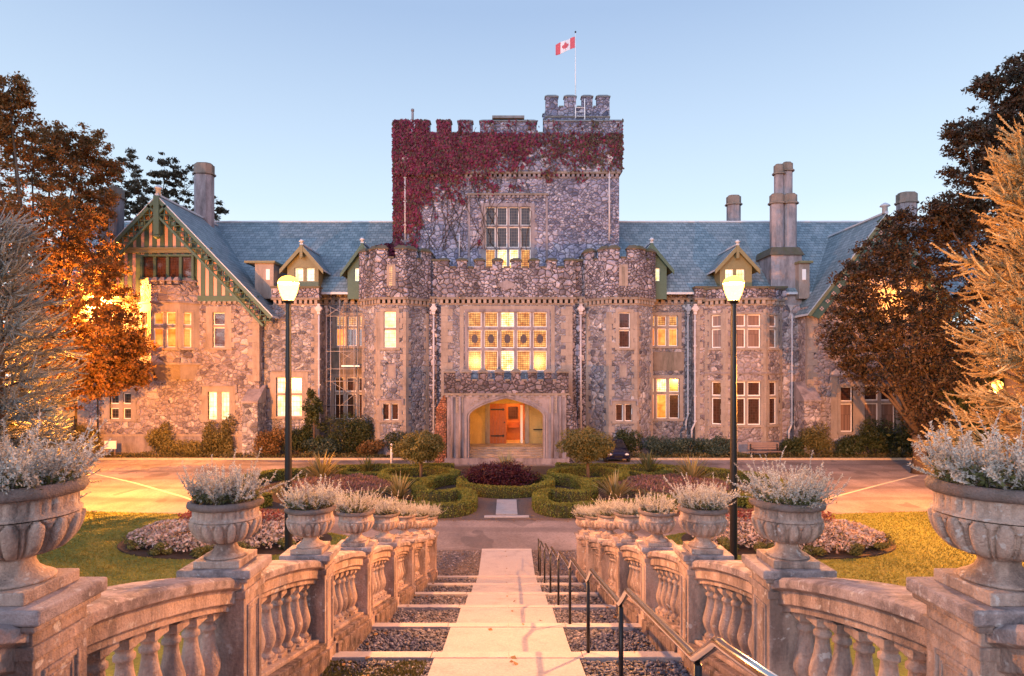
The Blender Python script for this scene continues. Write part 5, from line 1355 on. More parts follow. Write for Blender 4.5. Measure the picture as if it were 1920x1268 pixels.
# spiky plants
M['spike']=leafmat('strap_leaves',[(.17,.15,.05),(.26,.22,.09),(.33,.27,.14),(.20,.19,.07)],.25,.5,1)
M['spikeg']=leafmat('green_strap_leaves',[(.06,.08,.03),(.10,.12,.05),(.15,.15,.07)],.25,.5,1)
def yucca(label,x,y,h,n,mat='spike',z=0,seed=0,spread=1.0):
    rng=np.random.default_rng(300+seed); root=thing('spiky_plant',label,'plant',(x,y,z),0,'spiky strap leaved plants'); V=[];FA=[]
    for i in range(n):
        az=rng.uniform(0,6.283); el=rng.uniform(.15,1.2)*spread; L=h*rng.uniform(.75,1.15); w=.035*h+.01; p=np.array([0,0,.02]); base=len(V)
        side=np.array([-math.sin(az),math.cos(az),0])
        for k in range(5):
            t=k/4; e=el+.45*t*t*spread; ww=w*(1-t)**.7*(1 if k else .7)+.002
            V.append(p-side*ww); V.append(p+side*ww); p=p+np.array([math.cos(az)*math.sin(e),math.sin(az)*math.sin(e),math.cos(e)])*L/4
        for k in range(4): b=base+2*k; FA.append((b,b+1,b+3,b+2))
    np_obj('leaves',V,FA,M[mat],root); 
    mb=MB(); mb.lathe([(.09,-.05),(.1,.05),(.06,.12)],M['bark'],8); mb.build('stem',root)
YU=[('tall straw coloured spiky plant rising from the left heather bed',603,905,1.75,130,'spike'),('spiky fan between the left heather bed and the S hedge',749,936,1.25,90,'spike'),
    ('grey green spiky plant in the small left hedge ring',689,890,1.15,80,'spikeg'),('spiky fan in front of the right S hedge, lit pale gold',1153,938,1.45,100,'spike'),
    ('green spiky plant in the small right hedge ring',1215,890,1.5,90,'spikeg'),('tall straw coloured spiky plant rising from the right heather bed',1297,906,1.6,120,'spike'),
    ]
for i,(lab,px,py,h,n,mt) in enumerate(YU):
    Y=GY(py); yucca(lab,PX(px,Y),Y,h,n,mt,0,i)
yucca('pale spiky tuft standing behind the plum coloured bush',.05,35.6,1.7,70,'spike',0,9)
# heather beds with a low green edging
M['heather']=leafmat('heather_flowers',[(.12,.07,.11),(.10,.09,.05),(.20,.11,.16),(.26,.15,.17),(.13,.11,.06),(.17,.12,.11),(.09,.05,.10)],.25,.8,1.5)
M['edging']=leafmat('low_edging',[(.09,.10,.045),(.14,.14,.07),(.18,.16,.08)],.2,.8,1.5)
for sg,side in ((-1,'left'),(1,'right')):
    c=gp_(640 if sg<0 else 1262,905,.3); rng=np.random.default_rng(60+sg)
    root=thing('heather_bed',f'oval bed of purple heather with a pale green edge, {side} half of the parterre','flower bed',(c[0],c[1],0))
    n=9000; a=rng.uniform(0,6.283,n); r=np.sqrt(rng.uniform(0,1,n)); x=3.1*r*np.cos(a); y=2.9*r*np.sin(a)
    hh=.42*np.sqrt(np.maximum(0,1-r*r*.9))+.07*np.sin(x*4)*np.cos(y*3.4)
    C=np.stack([x,y,hh*rng.uniform(.55,1.1,n)+.05],1); D=unit(n,rng)*.6+np.array([0,0,1.]); D/=np.linalg.norm(D,axis=1,keepdims=True)
    V,FA=leaf_quads(C,.13,rng,D,asp=.3); np_obj('flowers',V,FA,M['heather'],root)
    n=5000; a=rng.uniform(0,6.283,n); q=rng.uniform(0,3.14,n); r0=3.15
    C=np.stack([(r0-.28*np.cos(q))*np.cos(a),(r0-.28*np.cos(q))*np.sin(a),.3*np.sin(q)],1)+rng.normal(0,.03,(n,3))
    V,FA=leaf_quads(C,.09,rng,asp=.5); np_obj('edging',V,FA,M['edging'],root)
# standard trees
M['topiary']=leafmat('standard_tree_leaves',[(.075,.08,.020),(.12,.115,.035),(.19,.16,.06),(.10,.10,.03)],.3,.5,.9)
for sg,px,wd,zt_,lab in ((-1,789,3.3,2.95,'round headed standard tree with a slim trunk, left of the porch'),(1,1102,3.9,3.2,'larger round headed standard tree with a slim trunk, right of the porch')):
    Y=35.3; x=PX(px,Y); rng=np.random.default_rng(70+sg); root=thing('standard_tree',lab,'tree',(x,Y,0),0,'round headed standard trees')
    zb=.80; lobes=[]; zm=(zb+zt_)/2; hh=(zt_-zb)/2
    for k in range(70):
        d=unit(1,rng)[0]; rr=rng.uniform(.35,.80)
        if d[2]<-.3: rr*=.85
        q=rng.uniform(.18,.34); lobes.append((d[0]*rr*wd*.5,d[1]*rr*wd*.5,zm+d[2]*rr*hh,q*wd*.5,q*wd*.5,q*hh*1.1))
    V,FA=clump_leaves(lobes,15000,.115,rng,.5); np_obj('crown',V,FA,M['topiary'],root)
    mb=MB(); mb.tube([(0,0,-.1),(.02,0,.5),(0,.02,1.2)],[.10,.085,.08],M['bark'],8)
    for k in range(7): a=k*.9; mb.tube([(0,0,1.0),(.35*math.cos(a),.35*math.sin(a),1.4),(.8*math.cos(a),.8*math.sin(a),1.8)],[.05,.035,.015],M['bark'],5)
    mb.build('trunk',root)

# ------------------------------------------------------------------ lawn flower beds
M['pinkbed']=leafmat('pink_silver_bedding',[(.34,.24,.23),(.46,.36,.33),(.52,.44,.40),(.26,.17,.16),(.20,.19,.10)],.25,.7,2)
M['dwarf']=leafmat('dwarf_shrub_leaves',[(.08,.09,.025),(.13,.13,.04),(.17,.16,.06)],.2,.7,1.5)
M['redtop']=leafmat('dark_red_bedding',[(.16,.04,.045),(.22,.07,.06),(.12,.03,.03)],.25,.6,2)
for sg,side in ((-1,'left'),(1,'right')):
    cx,cy,rx,ry=sg*10.1,22.5,3.6,2.05; rng=np.random.default_rng(80+sg)
    mb=MB(); mb.slab([(cx+rx*1.04*math.cos(2*math.pi*k/40),cy+ry*1.05*math.sin(2*math.pi*k/40)) for k in range(40)],-.02,.05,M['soil']); tag(mb.build('flower_bed_soil'),kind='structure')
    n=9000; a=rng.uniform(0,6.283,n); r=np.sqrt(rng.uniform(0,1,n)); x=rx*.95*r*np.cos(a); y=ry*.95*r*np.sin(a)
    hh=.30+.50*np.sqrt(np.maximum(0,1-r*r))+.07*np.sin(x*3.1+1)*np.cos(y*3.7)
    C=np.stack([cx+x,cy+y,hh*(1-.55*rng.uniform(0,1,n)**2)],1)
    D=unit(n,rng)+np.array([0,-.3,.3]); D/=np.linalg.norm(D,axis=1,keepdims=True); V,FA=leaf_quads(C,.13,rng,D,np.array([[0,-.5,1.]])+.8*unit(n,rng),asp=.6)
    tag(np_obj('bedding_plants',V,FA,M['pinkbed']),kind='stuff')
    n=1200; a=rng.uniform(0,6.283,n); r=np.sqrt(rng.uniform(0,1,n)); C=np.stack([cx+rx*.55*r*np.cos(a),cy+.5+ry*.4*r*np.sin(a),.84+rng.uniform(-.1,.12,n)],1)
    V,FA=leaf_quads(C,.12,rng); tag(np_obj('red_bedding',V,FA,M['redtop']),kind='stuff')
    names=['outermost','second from the outer end','third from the outer end','middle','third from the path','second from the path','nearest the path']
    for k in range(7):
        t=math.pi*(1.08+.84*k/6) if sg<0 else math.pi*(1.92-.84*k/6)
        shrub(f'green dwarf shrub edging the {side} lawn bed, {names[k]}',cx+rx*.93*math.cos(t),cy+ry*.95*math.sin(t),.95,.8,.52,'dwarf',900,.07,grp='dwarf shrubs edging the lawn beds',seed=20+k+10*sg,nl=8,name='dwarf_shrub',z=.03)
# ------------------------------------------------------------------ planting along the castle front
M['lau']=leafmat('dark_shrub_leaves',[(.025,.04,.014),(.045,.06,.02),(.065,.075,.03)],.25,.45,.9)
M['olive_leaf']=leafmat('olive_shrub_leaves',[(.09,.085,.025),(.14,.12,.04),(.18,.15,.055)],.25,.5,.9)
M['blue_leaf']=leafmat('blue_green_leaves',[(.03,.055,.045),(.05,.08,.065),(.07,.10,.075)],.25,.5,.9)
M['rust_leaf']=leafmat('rusty_shrub_leaves',[(.13,.07,.03),(.19,.11,.045),(.10,.08,.03)],.25,.5,.9)
FS=[  # label, px, py of the foot, width px, height px, material
 ('olive rounded shrub at the far left beside the black railing',20,850,80,40,'olive_leaf'),
 ('pale olive shrub between the railing and the low white sign',150,846,70,52,'olive_leaf'),
 ('rounded yellow lit shrub under the dark ground floor window of the left gable',300,850,62,52,'olive_leaf'),
 ('tall rounded shrub below the lit ground floor window of the left gable',408,852,68,66,'olive_leaf'),
 ('low sprawling shrub at the foot of the left gable wall',350,856,90,24,'olive_leaf'),
 ('rust tinged shrub at the foot of the left corner buttress',505,854,75,48,'rust_leaf'),
 ('dark green shrub behind the left lamp post',555,850,62,40,'lau'),
 ('big dark shrub at the foot of the left octagonal tower',650,852,112,66,'lau'),
 ('blue green low shrub beside the scaffold foot',600,856,70,26,'blue_leaf'),
 ('rust tinged low shrub in front of the big dark shrub',690,858,60,24,'rust_leaf'),
 ('dark shrub between the left tower and the porch',745,853,70,38,'lau'),
 ('dark strappy shrub behind the parked car',1178,852,62,42,'lau'),
 ('blue green mound at the foot of the right octagonal tower',1235,856,75,32,'blue_leaf'),
 ('blue green mound left of the right lamp post',1290,857,70,30,'blue_leaf'),
 ('blue green mound right of the right lamp post',1345,856,70,30,'blue_leaf'),
 ('low dark shrub against the canted bay',1335,846,80,24,'lau'),
 ('dark low shrub to the right of the bench',1490,856,46,30,'lau'),
 ('pointed leafy shrub at the corner of the right gable',1535,854,72,52,'olive_leaf'),
 ('dark conical shrub under the right gable windows',1648,856,84,62,'lau'),
 ('low dark fern like shrub left of the conical shrub',1598,858,62,34,'lau'),
 ('dark shrub at the right end of the gable wall',1710,858,80,52,'lau'),
]
for i,(lab,px,py,w,h,mt) in enumerate(FS):
    Y=44.6+ (0 if py>853 else .7); wd=w*1.15*Y/F; hh=(h*1.3)*Y/F+.3
    shrub(lab,PX(px,Y),Y+.3,wd,min(wd*.8,1.6),hh,mt,int(900+wd*hh*420),.13,seed=200+i,nl=16,z=.05,grp=None)
# small leafy tree by the left downpipes
rng=np.random.default_rng(17); Y=45.4; x=PX(588,Y)
root=thing('small_tree','slender dark leafy tree against the wall beside the left downpipes','tree',(x,Y,.05)); lobes=[]
for k in range(34):
    t=rng.uniform(0,1); zz=.9+t*4.2; rr=1.25*(1-.75*t)*rng.uniform(.3,1); a=rng.uniform(0,6.28); q=rng.uniform(.3,.5)*(1-.4*t)
    lobes.append((rr*math.cos(a),rr*math.sin(a)*.6,zz,q*1.1,q*.9,q*1.2))
V,FA=clump_leaves(lobes,4200,.17,rng,.3); np_obj('crown',V,FA,M['lau'],root)
mb=MB(); mb.tube([(0,0,-.1),(.05,0,2),(0,.05,4.4)],[.09,.06,.02],M['bark'],7); mb.build('trunk',root)
# ground cover along the kerb
M['cover']=leafmat('ground_cover',[(.06,.065,.02),(.11,.10,.035),(.16,.13,.05),(.09,.07,.04)],.25,.6,.8)
rng=np.random.default_rng(19); n=22000; x=rng.uniform(-38,38,n); x=x[np.abs(x)>5.4]; n=len(x)
C=np.stack([x,44.15+rng.uniform(0,1.5,n),.07+rng.uniform(0,1,n)**1.5*(.28+.18*np.sin(x*1.3)*np.sin(x*.37+1))],1)
D=unit(n,rng)+np.array([0,-.2,.8]); D/=np.linalg.norm(D,axis=1,keepdims=True); V,FA=leaf_quads(C,.15,rng,D,asp=.4); tag(np_obj('ground_cover',V,FA,M['cover']),kind='stuff')

# ------------------------------------------------------------------ bench, car, sign, railing, bollards
Y=44.75; x=PX(1432,Y)
root=thing('park_bench','slatted wooden park bench in the planting near the right lamp post','bench',(x,Y,.07)); M['benchwood']=plain('bench_wood',(.19,.135,.12),.7,0,.3,5)
mb=MB()
for k in range(4): mb.box(-1.12,1.12,-.02-k*.02,.01-k*.02,.55+k*.13,.65+k*.13,M['benchwood'])
bk=mb.build('backrest',root); bk.rotation_euler=(math.radians(-8),0,0)
mb=MB()
for k in range(4): mb.box(-1.12,1.12,-.58+k*.14,-.47+k*.14,.42,.455,M['benchwood'])
mb.build('seat',root)
for sx in (-.95,.95):
    for y,h in ((-.5,.42),(-.04,.95)):
        mb=MB(); mb.box(sx-.03,sx+.03,y-.03,y+.03,0,h,M['iron']); mb.build('leg',root)
    mb=MB(); mb.box(sx-.03,sx+.03,-.56,-.02,.62,.66,M['iron']); mb.build('armrest',root)
# car seen nose on
M['carpaint']=plain('dark_blue_car_paint',(.02,.022,.05),.18,.3,.1); M['tyre']=plain('tyre_rubber',(.02,.02,.02),.8); M['carglass']=plain('car_glass',(.02,.02,.025),.06)
Y=42.3; x=PX(1160,Y); root=thing('parked_car','dark blue car parked nose out, mostly hidden behind the right standard tree','car',(x,Y,-.03))
sec=[(0,.30,.70,.62),(.12,.26,.80,.72),(.5,.24,.86,.80),(1.1,.22,.90,.90),(1.5,.22,.91,.98),(2.6,.22,.91,1.0),(3.4,.24,.90,1.0),(3.9,.27,.84,.95),(4.1,.34,.76,.85)]
mb=MB(); rings=[]
for y,zb,w,zt_ in sec:
    cs=[(-w*.92,zb),(-w,zb+.15),(-w,zt_-.22),(-w*.86,zt_-.04),(-w*.4,zt_),(w*.4,zt_),(w*.86,zt_-.04),(w,zt_-.22),(w,zb+.15),(w*.92,zb)]
    rings.append([mb.pt((a,y,b)) for a,b in cs])
for a,b in zip(rings,rings[1:]):
    for k in range(9): mb.idx((a[k],a[k+1],b[k+1],b[k]),M['carpaint'],True)
mb.idx(rings[0][::-1],M['carpaint']); mb.idx(rings[-1],M['carpaint']); mb.build('body',root)
mb=MB(); rings=[]
for y,w,z in ((1.15,.80,.90),(1.75,.66,1.34),(2.2,.62,1.42),(2.9,.62,1.40),(3.6,.74,.98)):
    rings.append([mb.pt(p) for p in ((-w,y,z-.02),(-w*.8,y,z+.02),(w*.8,y,z+.02),(w,y,z-.02),(.82,y,.9),(-.82,y,.9))])
for a,b in zip(rings,rings[1:]):
    for k in range(6): mb.idx((a[k],a[(k+1)%6],b[(k+1)%6],b[k]),M['carglass'] if k in (3,5) or a is rings[0] or b is rings[-1] else M['carpaint'],True)
mb.build('cabin',root)
for sx in (-1,1):
    for y in (.75,3.2):
        mb=MB(Matrix.Translation((sx*.80,y,.32))@Matrix.Rotation(math.pi/2,4,'Y')); mb.lathe([(.2,-.11),(.31,-.1),(.32,0),(.31,.1),(.2,.11)],M['tyre'],18); w_=mb.build('wheel',root)
        mb=MB(Matrix.Translation((sx*.86,y,.32))@Matrix.Rotation(math.pi/2,4,'Y')); mb.lathe([(.19,-.05),(.19,.06),(.05,.075)],M['steel'],14); mb.build('rim',w_)
    mb=MB(Matrix.Translation((sx*.56,.06,.60))); mb.lathe([(.0,-.06),(.14,-.04),(.15,.02),(.0,.08)],M['white'],12,caps=False); mb.build('headlight',root)
mb=MB(); mb.box(-.28,.28,-.02,.03,.40,.5,M['iron']); mb.build('grille',root)
# bollards
for px,py,h,lab in ((734,868,1.3,'slim white post standing beside the kerb left of the porch'),(797,884,.95,'short white post behind the trunk of the left standard tree')):
    Y=GY(py); r=thing('bollard',lab,'bollard',(PX(px,Y),Y,0),0,'white posts'); mb=MB(); mb.lathe([(.075,-.05),(.075,h-.05),(.05,h),(.0,h+.01)],M['white'],12); mb.build('post',r)
    mb=MB(); mb.lathe([(.079,h-.22),(.079,h-.12)],M['steel'],12,caps=False); mb.build('reflector_band',r)
# low sign
Y=44.5; r=thing('sign_board','low white notice board in the planting under the left gable','sign',(PX(207,Y),Y,.07)); mb=MB(); hw_=.42; z=PZ(842,Y)-.07
mb.box(-hw_,hw_,-.03,.03,z,z+.58,M['white']); mb.build('board',r)
for sx in (-.3,.3): mb=MB(); mb.box(sx-.03,sx+.03,.031,.08,0,z+.4,M['benchwood']); mb.build('leg',r)
# entrance ramp railing far left
Y=44.9; r=thing('railing','black metal railing climbing beside the far left annexe','railing',(PX(95,Y),Y,.0))
a,b,c=PX(55,Y)-PX(95,Y),PX(92,Y)-PX(95,Y),PX(140,Y)-PX(95,Y); z0=PZ(802,Y); z1=PZ(786,Y)
mb=MB(); mb.tube([(a,0,z0),(b,0,z0),(c,0,z1+.2)],.04,M['iron'],6); mb.tube([(a,0,z0-.85),(b,0,z0-.85),(c,0,z1-.65)],.03,M['iron'],6); mb.build('rail',r)
mb=MB()
for k in range(26): xx=a+(c-a)*k/25; zt_=z0 if xx<b else z0+(z1+.2-z0)*(xx-b)/(c-b); mb.tube([(xx,0,zt_-.85),(xx,0,zt_)],.015,M['iron'],5)
mb.build('balusters',r)
for xx in (a,b,c): mb=MB(); mb.tube([(xx,0,0),(xx,0,z0 if xx<c else z1+.2)],.035,M['iron'],6); mb.build('post',r)
# scaffold in the left recess
Y=46.9; r=thing('scaffold','thin metal scaffold with planks in the dark recess left of the octagonal tower','scaffold',(PX(640,Y),Y,0)); x0_=PX(640,Y); M['pole']=plain('scaffold_tube',(.30,.27,.26),.5,.3)
for px in (620,637,664):
    for dy in (0,1.1):
        if px!=620 or dy==0: mb=MB(); xx=PX(px,Y)-x0_; mb.tube([(xx,dy,0),(xx,dy,PZ(562 if px==637 else 575,Y))],.032,M['pole'],6); mb.build('upright',r)
for py in (593,659,692,715,760):
    mb=MB(); mb.tube([(PX(612,Y)-x0_,0,PZ(py,Y)),(PX(672,Y)-x0_,0,PZ(py,Y))],.028,M['pole'],6); mb.build('ledger',r)
for a,b in (((618,575),(668,600)),((637,660),(670,678)),((640,678),(668,655)),((620,715),(668,745)),((640,760),(670,735)),((612,594),(640,575))):
    mb=MB(); mb.tube([(PX(a[0],Y)-x0_,-.05,PZ(a[1],Y)),(PX(b[0],Y)-x0_,-.05,PZ(b[1],Y))],.022,M['pole'],5); mb.build('brace',r)
for py in (688,):
    mb=MB(); mb.box(PX(640,Y)-x0_,PX(674,Y)-x0_,0,1.1,PZ(py,Y),PZ(py,Y)+.12,M['white']); mb.build('plank',r)
# ------------------------------------------------------------------ flag, pole, ladder on the turret
Y=53.; x=PX(1079,Y); zb=PZ(199,51.2)-.3; zt_=PZ(62,Y)
r=thing('flagpole','thin white flagpole rising from the small turret','flagpole',(x,Y,zb)); mb=MB(); mb.tube([(0,0,0),(0,0,(zt_-zb)*.5),(0,0,zt_-zb)],[.055,.045,.03],M['white'],8); mb.build('pole',r)
mb=MB(); mb.lathe([(.02,-.02),(.08,.05),(.08,.1),(.02,.17)],M['iron'],10,(0,0,zt_-zb)); mb.build('finial',r)
M['red']=plain('red_cloth',(.55,.10,.12),.8,0,.1); M['clothw']=plain('white_cloth',(.70,.66,.68),.8,0,.05)
leafp=[(0,.95),(.16,.62),(.36,.72),(.30,.18),(.52,.42),(.60,.26),(.88,.32),(.78,.02),(.90,-.10),(.48,-.42),(.54,-.60),(.07,-.52),(.07,-.95),(-.07,-.95),(-.07,-.52),(-.54,-.60),(-.48,-.42),(-.90,-.10),(-.78,.02),(-.88,.32),(-.60,.26),(-.52,.42),(-.30,.18),(-.36,.72),(-.16,.62)]
def inside(px,py,poly):
    c=False; j=len(poly)-1
    for i in range(len(poly)):
        (xi,yi),(xj,yj)=poly[i],poly[j]
        if (yi>py)!=(yj>py) and px<(xj-xi)*(py-yi)/(yj-yi)+xi: c=not c
        j=i
    return c
mb=MB(); nx,nz=72,36; Wf,Hf=1.75,.95; zt2=PZ(70,Y); ids={}
for i in range(nx+1):
    for j in range(nz+1):
        u,v=i/nx,j/nz; wv=.16*u*math.sin(u*8+v*1.2)
        ids[i,j]=mb.pt((-Wf*u*.93,wv,-Hf*v-.62*u**1.3+.05*math.sin(u*7+1)))
for i in range(nx):
    for j in range(nz):
        u,v=(i+.5)/nx,(j+.5)/nz
        red=u<.25 or u>.75 or inside((u-.5)/.21,(.5-v)/.40,leafp)
        mb.idx((ids[i,j],ids[i+1,j],ids[i+1,j+1],ids[i,j+1]),M['red'] if red else M['clothw'],True)
fl=mb.build('flag',None,(x-.05,Y,zt2)); tag(fl,'red and white maple leaf flag drooping from the flagpole','flag')
fs=fl.modifiers.new('thickness','SOLIDIFY'); fs.thickness=.01
Y=50.9; r=thing('ladder','pale metal ladder leaning on the small turret below the flag','ladder',(PX(1088,Y),Y,PZ(250,Y))); 
for sx in (-.38,.38): mb=MB(); mb.tube([(sx,0,0 if sx>0 else 1.2),(sx,.18,PZ(184 if sx>0 else 195,Y)-PZ(250,Y))],.045,M['white'],6); mb.build('rail',r)
mb=MB()
for k in range(6): z=.35+k*.36; mb.tube([(-.38 if z>1.2 else -.1,.18*z/2.9,z),(.38,.18*z/2.9,z)],.025,M['white'],5)
mb.build('rungs',r)

# ------------------------------------------------------------------ red creeper on the tower
M['ivy']=leafmat('crimson_creeper',[(.08,.008,.026),(.14,.013,.046),(.21,.028,.07),(.10,.014,.032),(.08,.034,.036),(.18,.05,.06)],.2,.55,.9)
M['ivyg']=leafmat('brown_green_creeper',[(.07,.05,.03),(.10,.06,.04),(.06,.065,.03),(.12,.05,.04)],.2,.55,.9)
rng=np.random.default_rng(23)
def vnoise(x,y,seed):
    r2=np.random.default_rng(seed); o=np.zeros_like(x)
    for k in range(10):
        f=r2.uniform(.02,.11)*(1+k*.25); a=r2.uniform(0,6.28); o+=np.sin(f*(x*math.cos(a)+y*math.sin(a)*1.4)+r2.uniform(0,6.28))/(1+.25*k)
    return o/3.2
n=75000; px=rng.uniform(737,1168,n); py=rng.uniform(228,470,n)
left=np.clip((800-px)/60,0,1); top=np.clip((345-py)/70,0,1); acr=np.clip((1010-px)/260,0,1)
dens=.22+.72*left+top*(.84+.24*acr)+.78*acr*np.clip((470-py)/120,0,1)-.30-np.clip((py-350)/90,0,1)*np.clip((px-770)/60,0,1)*.55
dens+=.42*vnoise(px,py,4)-.10; dens+=.95*np.clip(vnoise(px*1.6,py*.8,9)-.12,0,1)*np.clip((1060-px)/180,0,1)*np.clip((py-325)/10,0,1)
dens-=.5*((px>905)&(px<1000)&(py>385)); dens-=.25*((px>1000)&(py>345))
dens=np.where(py<252,dens*np.where(((px%41)<26)|(px<790),.85,.0)*np.where(px>865,.25,1),dens)
keep=rng.uniform(0,1,n)<np.clip(dens,0,1)**1.25*.50; px,py=px[keep],py[keep]; n=len(px)
yo=np.where(py<331,YT-.24,YT-.04)
C=np.stack([(px-CX)*YT/F,yo-rng.uniform(0,.16,n)**1.0,CZ-(py-HY)*YT/F],1)
D=unit(n,rng)*.5+np.array([0,-.15,-.9]); D/=np.linalg.norm(D,axis=1,keepdims=True); Nn=np.array([[0,-1.,.25]])+.55*unit(n,rng)
g=(rng.uniform(0,1,n)<.16+.35*np.clip((px-960)/150,0,1))
# left flank and the skirt running on to the slates
m_=2200; t=rng.uniform(0,1,m_); C2=np.stack([np.full(m_,(741-CX)*YT/F)-rng.uniform(0,.22,m_)*(1-.3*t),YT+rng.uniform(-.1,3,m_),CZ-(230+225*t-HY)*YT/F],1)
m3=900; t=rng.uniform(0,1,m3); 
xx=rng.uniform(0,1,m3)**1.7*2.2; yy=51.0+rng.uniform(0,1.6,m3)-.25*xx; zr_=PZ(548,47.6)+(ZR-PZ(548,47.6))*(yy-47.6)/(55-47.6)
C3=np.stack([(741-CX)*YT/F-xx,yy,zr_+.05+rng.uniform(0,.1,m3)],1)
root=thing('creeper','crimson creeper covering the upper left of the central tower','climbing plant',((900-CX)*YT/F,YT-.3,10)); of=np.array([(900-CX)*YT/F,YT-.3,10])
V,FA=leaf_quads(C[~g]-of,.21,rng,D[~g],Nn[~g],asp=.75,var=.55); 
q=len(C2)+len(C3); V2,F2=leaf_quads(np.vstack([C2,C3])-of,.25,rng,asp=.75); np_obj('leaves',np.vstack([V,V2]),np.vstack([FA,F2+len(V)]),M['ivy'],root)
V,FA=leaf_quads(C[g]-of,.22,rng,D[g],Nn[g],asp=.7); np_obj('fading_leaves',V,FA,M['ivyg'],root)
mb=MB()
for k in range(26):
    p0=R.uniform(742,1000); p=[(p0,470)]; 
    while p[-1][1]>245 and len(p)<12: p.append((min(1160,max(741,p[-1][0]+R.uniform(-14,14))),p[-1][1]-R.uniform(12,26)))
    mb.tube([((a-CX)*YT/F-of[0],(YT-.05 if b>331 else YT-.24)-of[1],CZ-(b-HY)*YT/F-of[2]) for a,b in p],.022,M['bark'],4,False)
mb.build('stems',root)

# ------------------------------------------------------------------ trees
def broad_tree(name,label,base,lobes,n,size,mat,trunk_r,seed,sub=40,asp=.5):
    """lobes (x,y,z,r) in world space; leaves sit in many small clumps through each lobe"""
    rng=np.random.default_rng(seed); root=thing(name,label,'tree',base); b=np.array(base,float); sl=[]
    mb=MB(); zc=max(2.,min(l[2]-l[3] for l in lobes)-b[2]+1.0)
    mb.tube([(0,0,-.3),(.1,0,zc*.5),(0,.1,zc)],[trunk_r*1.25,trunk_r,trunk_r*.8],M['bark'],10)
    for (x,y,z,r) in lobes:
        c=np.array((x,y,z))-b
        mid=np.array((c[0]*.45,c[1]*.45,zc+(c[2]-zc)*.55)); mb.tube([(0,0,min(zc,max(1.,c[2]-1))),tuple(mid),tuple(c)],[trunk_r*.4,trunk_r*.2,trunk_r*.08],M['bark'],6)
        for k in range(int(sub*r)):
            d=unit(1,rng)[0]; q=c+d*r*(rng.uniform(.2,1.0)**.7+(.18 if rng.uniform()<.12 else 0)); s=rng.uniform(.22,.5)
            sl.append((*q,s*1.25,s*1.25,s*.75))
            if k%5==0: mb.tube([tuple(c),tuple((c+q)/2+rng.normal(0,.1,3)),tuple(q)],[trunk_r*.09,trunk_r*.05,.008],M['bark'],4,False)
    V,FA=clump_leaves(sl,n,size,rng,.0,asp); np_obj('crown',V,FA,M[mat],root)
    mb.build('trunk',root); return root
M['rust']=leafmat('rusty_tree_leaves',[(.19,.09,.032),(.32,.15,.05),(.12,.09,.032),(.24,.12,.042)],.5,.55,.25)
M['darktree']=leafmat('dark_tree_leaves',[(.038,.022,.016),(.058,.034,.022),(.032,.03,.016),(.07,.042,.024)],.3,.55,.25)
M['backtree']=leafmat('back_tree_leaves',[(.05,.045,.03),(.08,.06,.035),(.06,.06,.04)],.3,.6,.25)
def lob(px,py,Y,rpx): return (PX(px,Y),Y,PZ(py,Y),rpx*Y/F)
broad_tree('tree','spreading rusty leaved tree overhanging the left gable, lit orange from within',(PX(70,38),38,0),
  [lob(60,320,40,80),lob(140,330,43,75),lob(20,250,38,60),lob(165,280,44,42),lob(130,440,40,70),lob(40,430,38,90),lob(185,500,41,48),lob(150,420,44,60),lob(110,560,37.5,80),lob(222,620,41.5,52),lob(150,650,39,80),lob(60,650,37,85),lob(235,690,42,40),lob(-60,420,38,110),lob(-60,600,38,110),lob(15,170,37,35),lob(-30,215,37,50),lob(100,265,42,40),lob(200,320,44.5,30),lob(180,390,44,40),lob(120,620,44.5,50),lob(90,500,44,60),lob(200,690,41,55),lob(250,650,42.5,38),lob(160,720,40,55),lob(100,720,38,60),lob(205,560,42.5,50),lob(255,700,42.5,28),lob(60,560,38,80)],
  125000,.205,'rust',.42,41)
broad_tree('tree','loose leaved dark tree behind the slate roof at left',(PX(290,66),66,0),[lob(262,345,66,60),lob(310,325,66,38),lob(345,360,67,52),lob(300,380,66,60),lob(395,395,67,30),lob(235,390,66,45),lob(280,450,66,90)],15000,.32,'backtree',.4,42,12)
broad_tree('tree','tall dark tree at the right edge rising above the chimney',(PX(1900,34),34,0),
  [lob(1900,210,34,60),lob(1855,270,34,58),lob(1805,255,33.5,34),lob(1900,330,34,85),lob(1830,350,34,60),lob(1790,420,34.5,52),lob(1850,430,34,80),lob(1950,300,34,100),lob(1920,130,34,40),lob(1855,160,34,26),lob(1940,460,34,100),lob(1880,540,34.5,90),lob(1960,600,34,90),lob(1760,395,34,26),lob(1935,200,34,60)],
  66000,.20,'darktree',.45,43)
broad_tree('tree','low spreading dark tree in front of the right gable',(PX(1722,38),38,0),
  [lob(1700,460,38,58),lob(1645,490,38,50),lob(1605,520,38,40),lob(1735,520,38,75),lob(1660,560,38,68),lob(1595,585,38.5,44),lob(1620,640,38,60),lob(1575,640,38.5,34),lob(1700,640,37.5,75),lob(1760,600,38,75),lob(1655,700,38,48),lob(1740,720,37.5,60),lob(1780,680,37.5,60),lob(1600,690,38.5,26),lob(1725,780,38,36),lob(1770,800,38,46),lob(1690,425,38,30)],
  52000,.19,'darktree',.38,44)
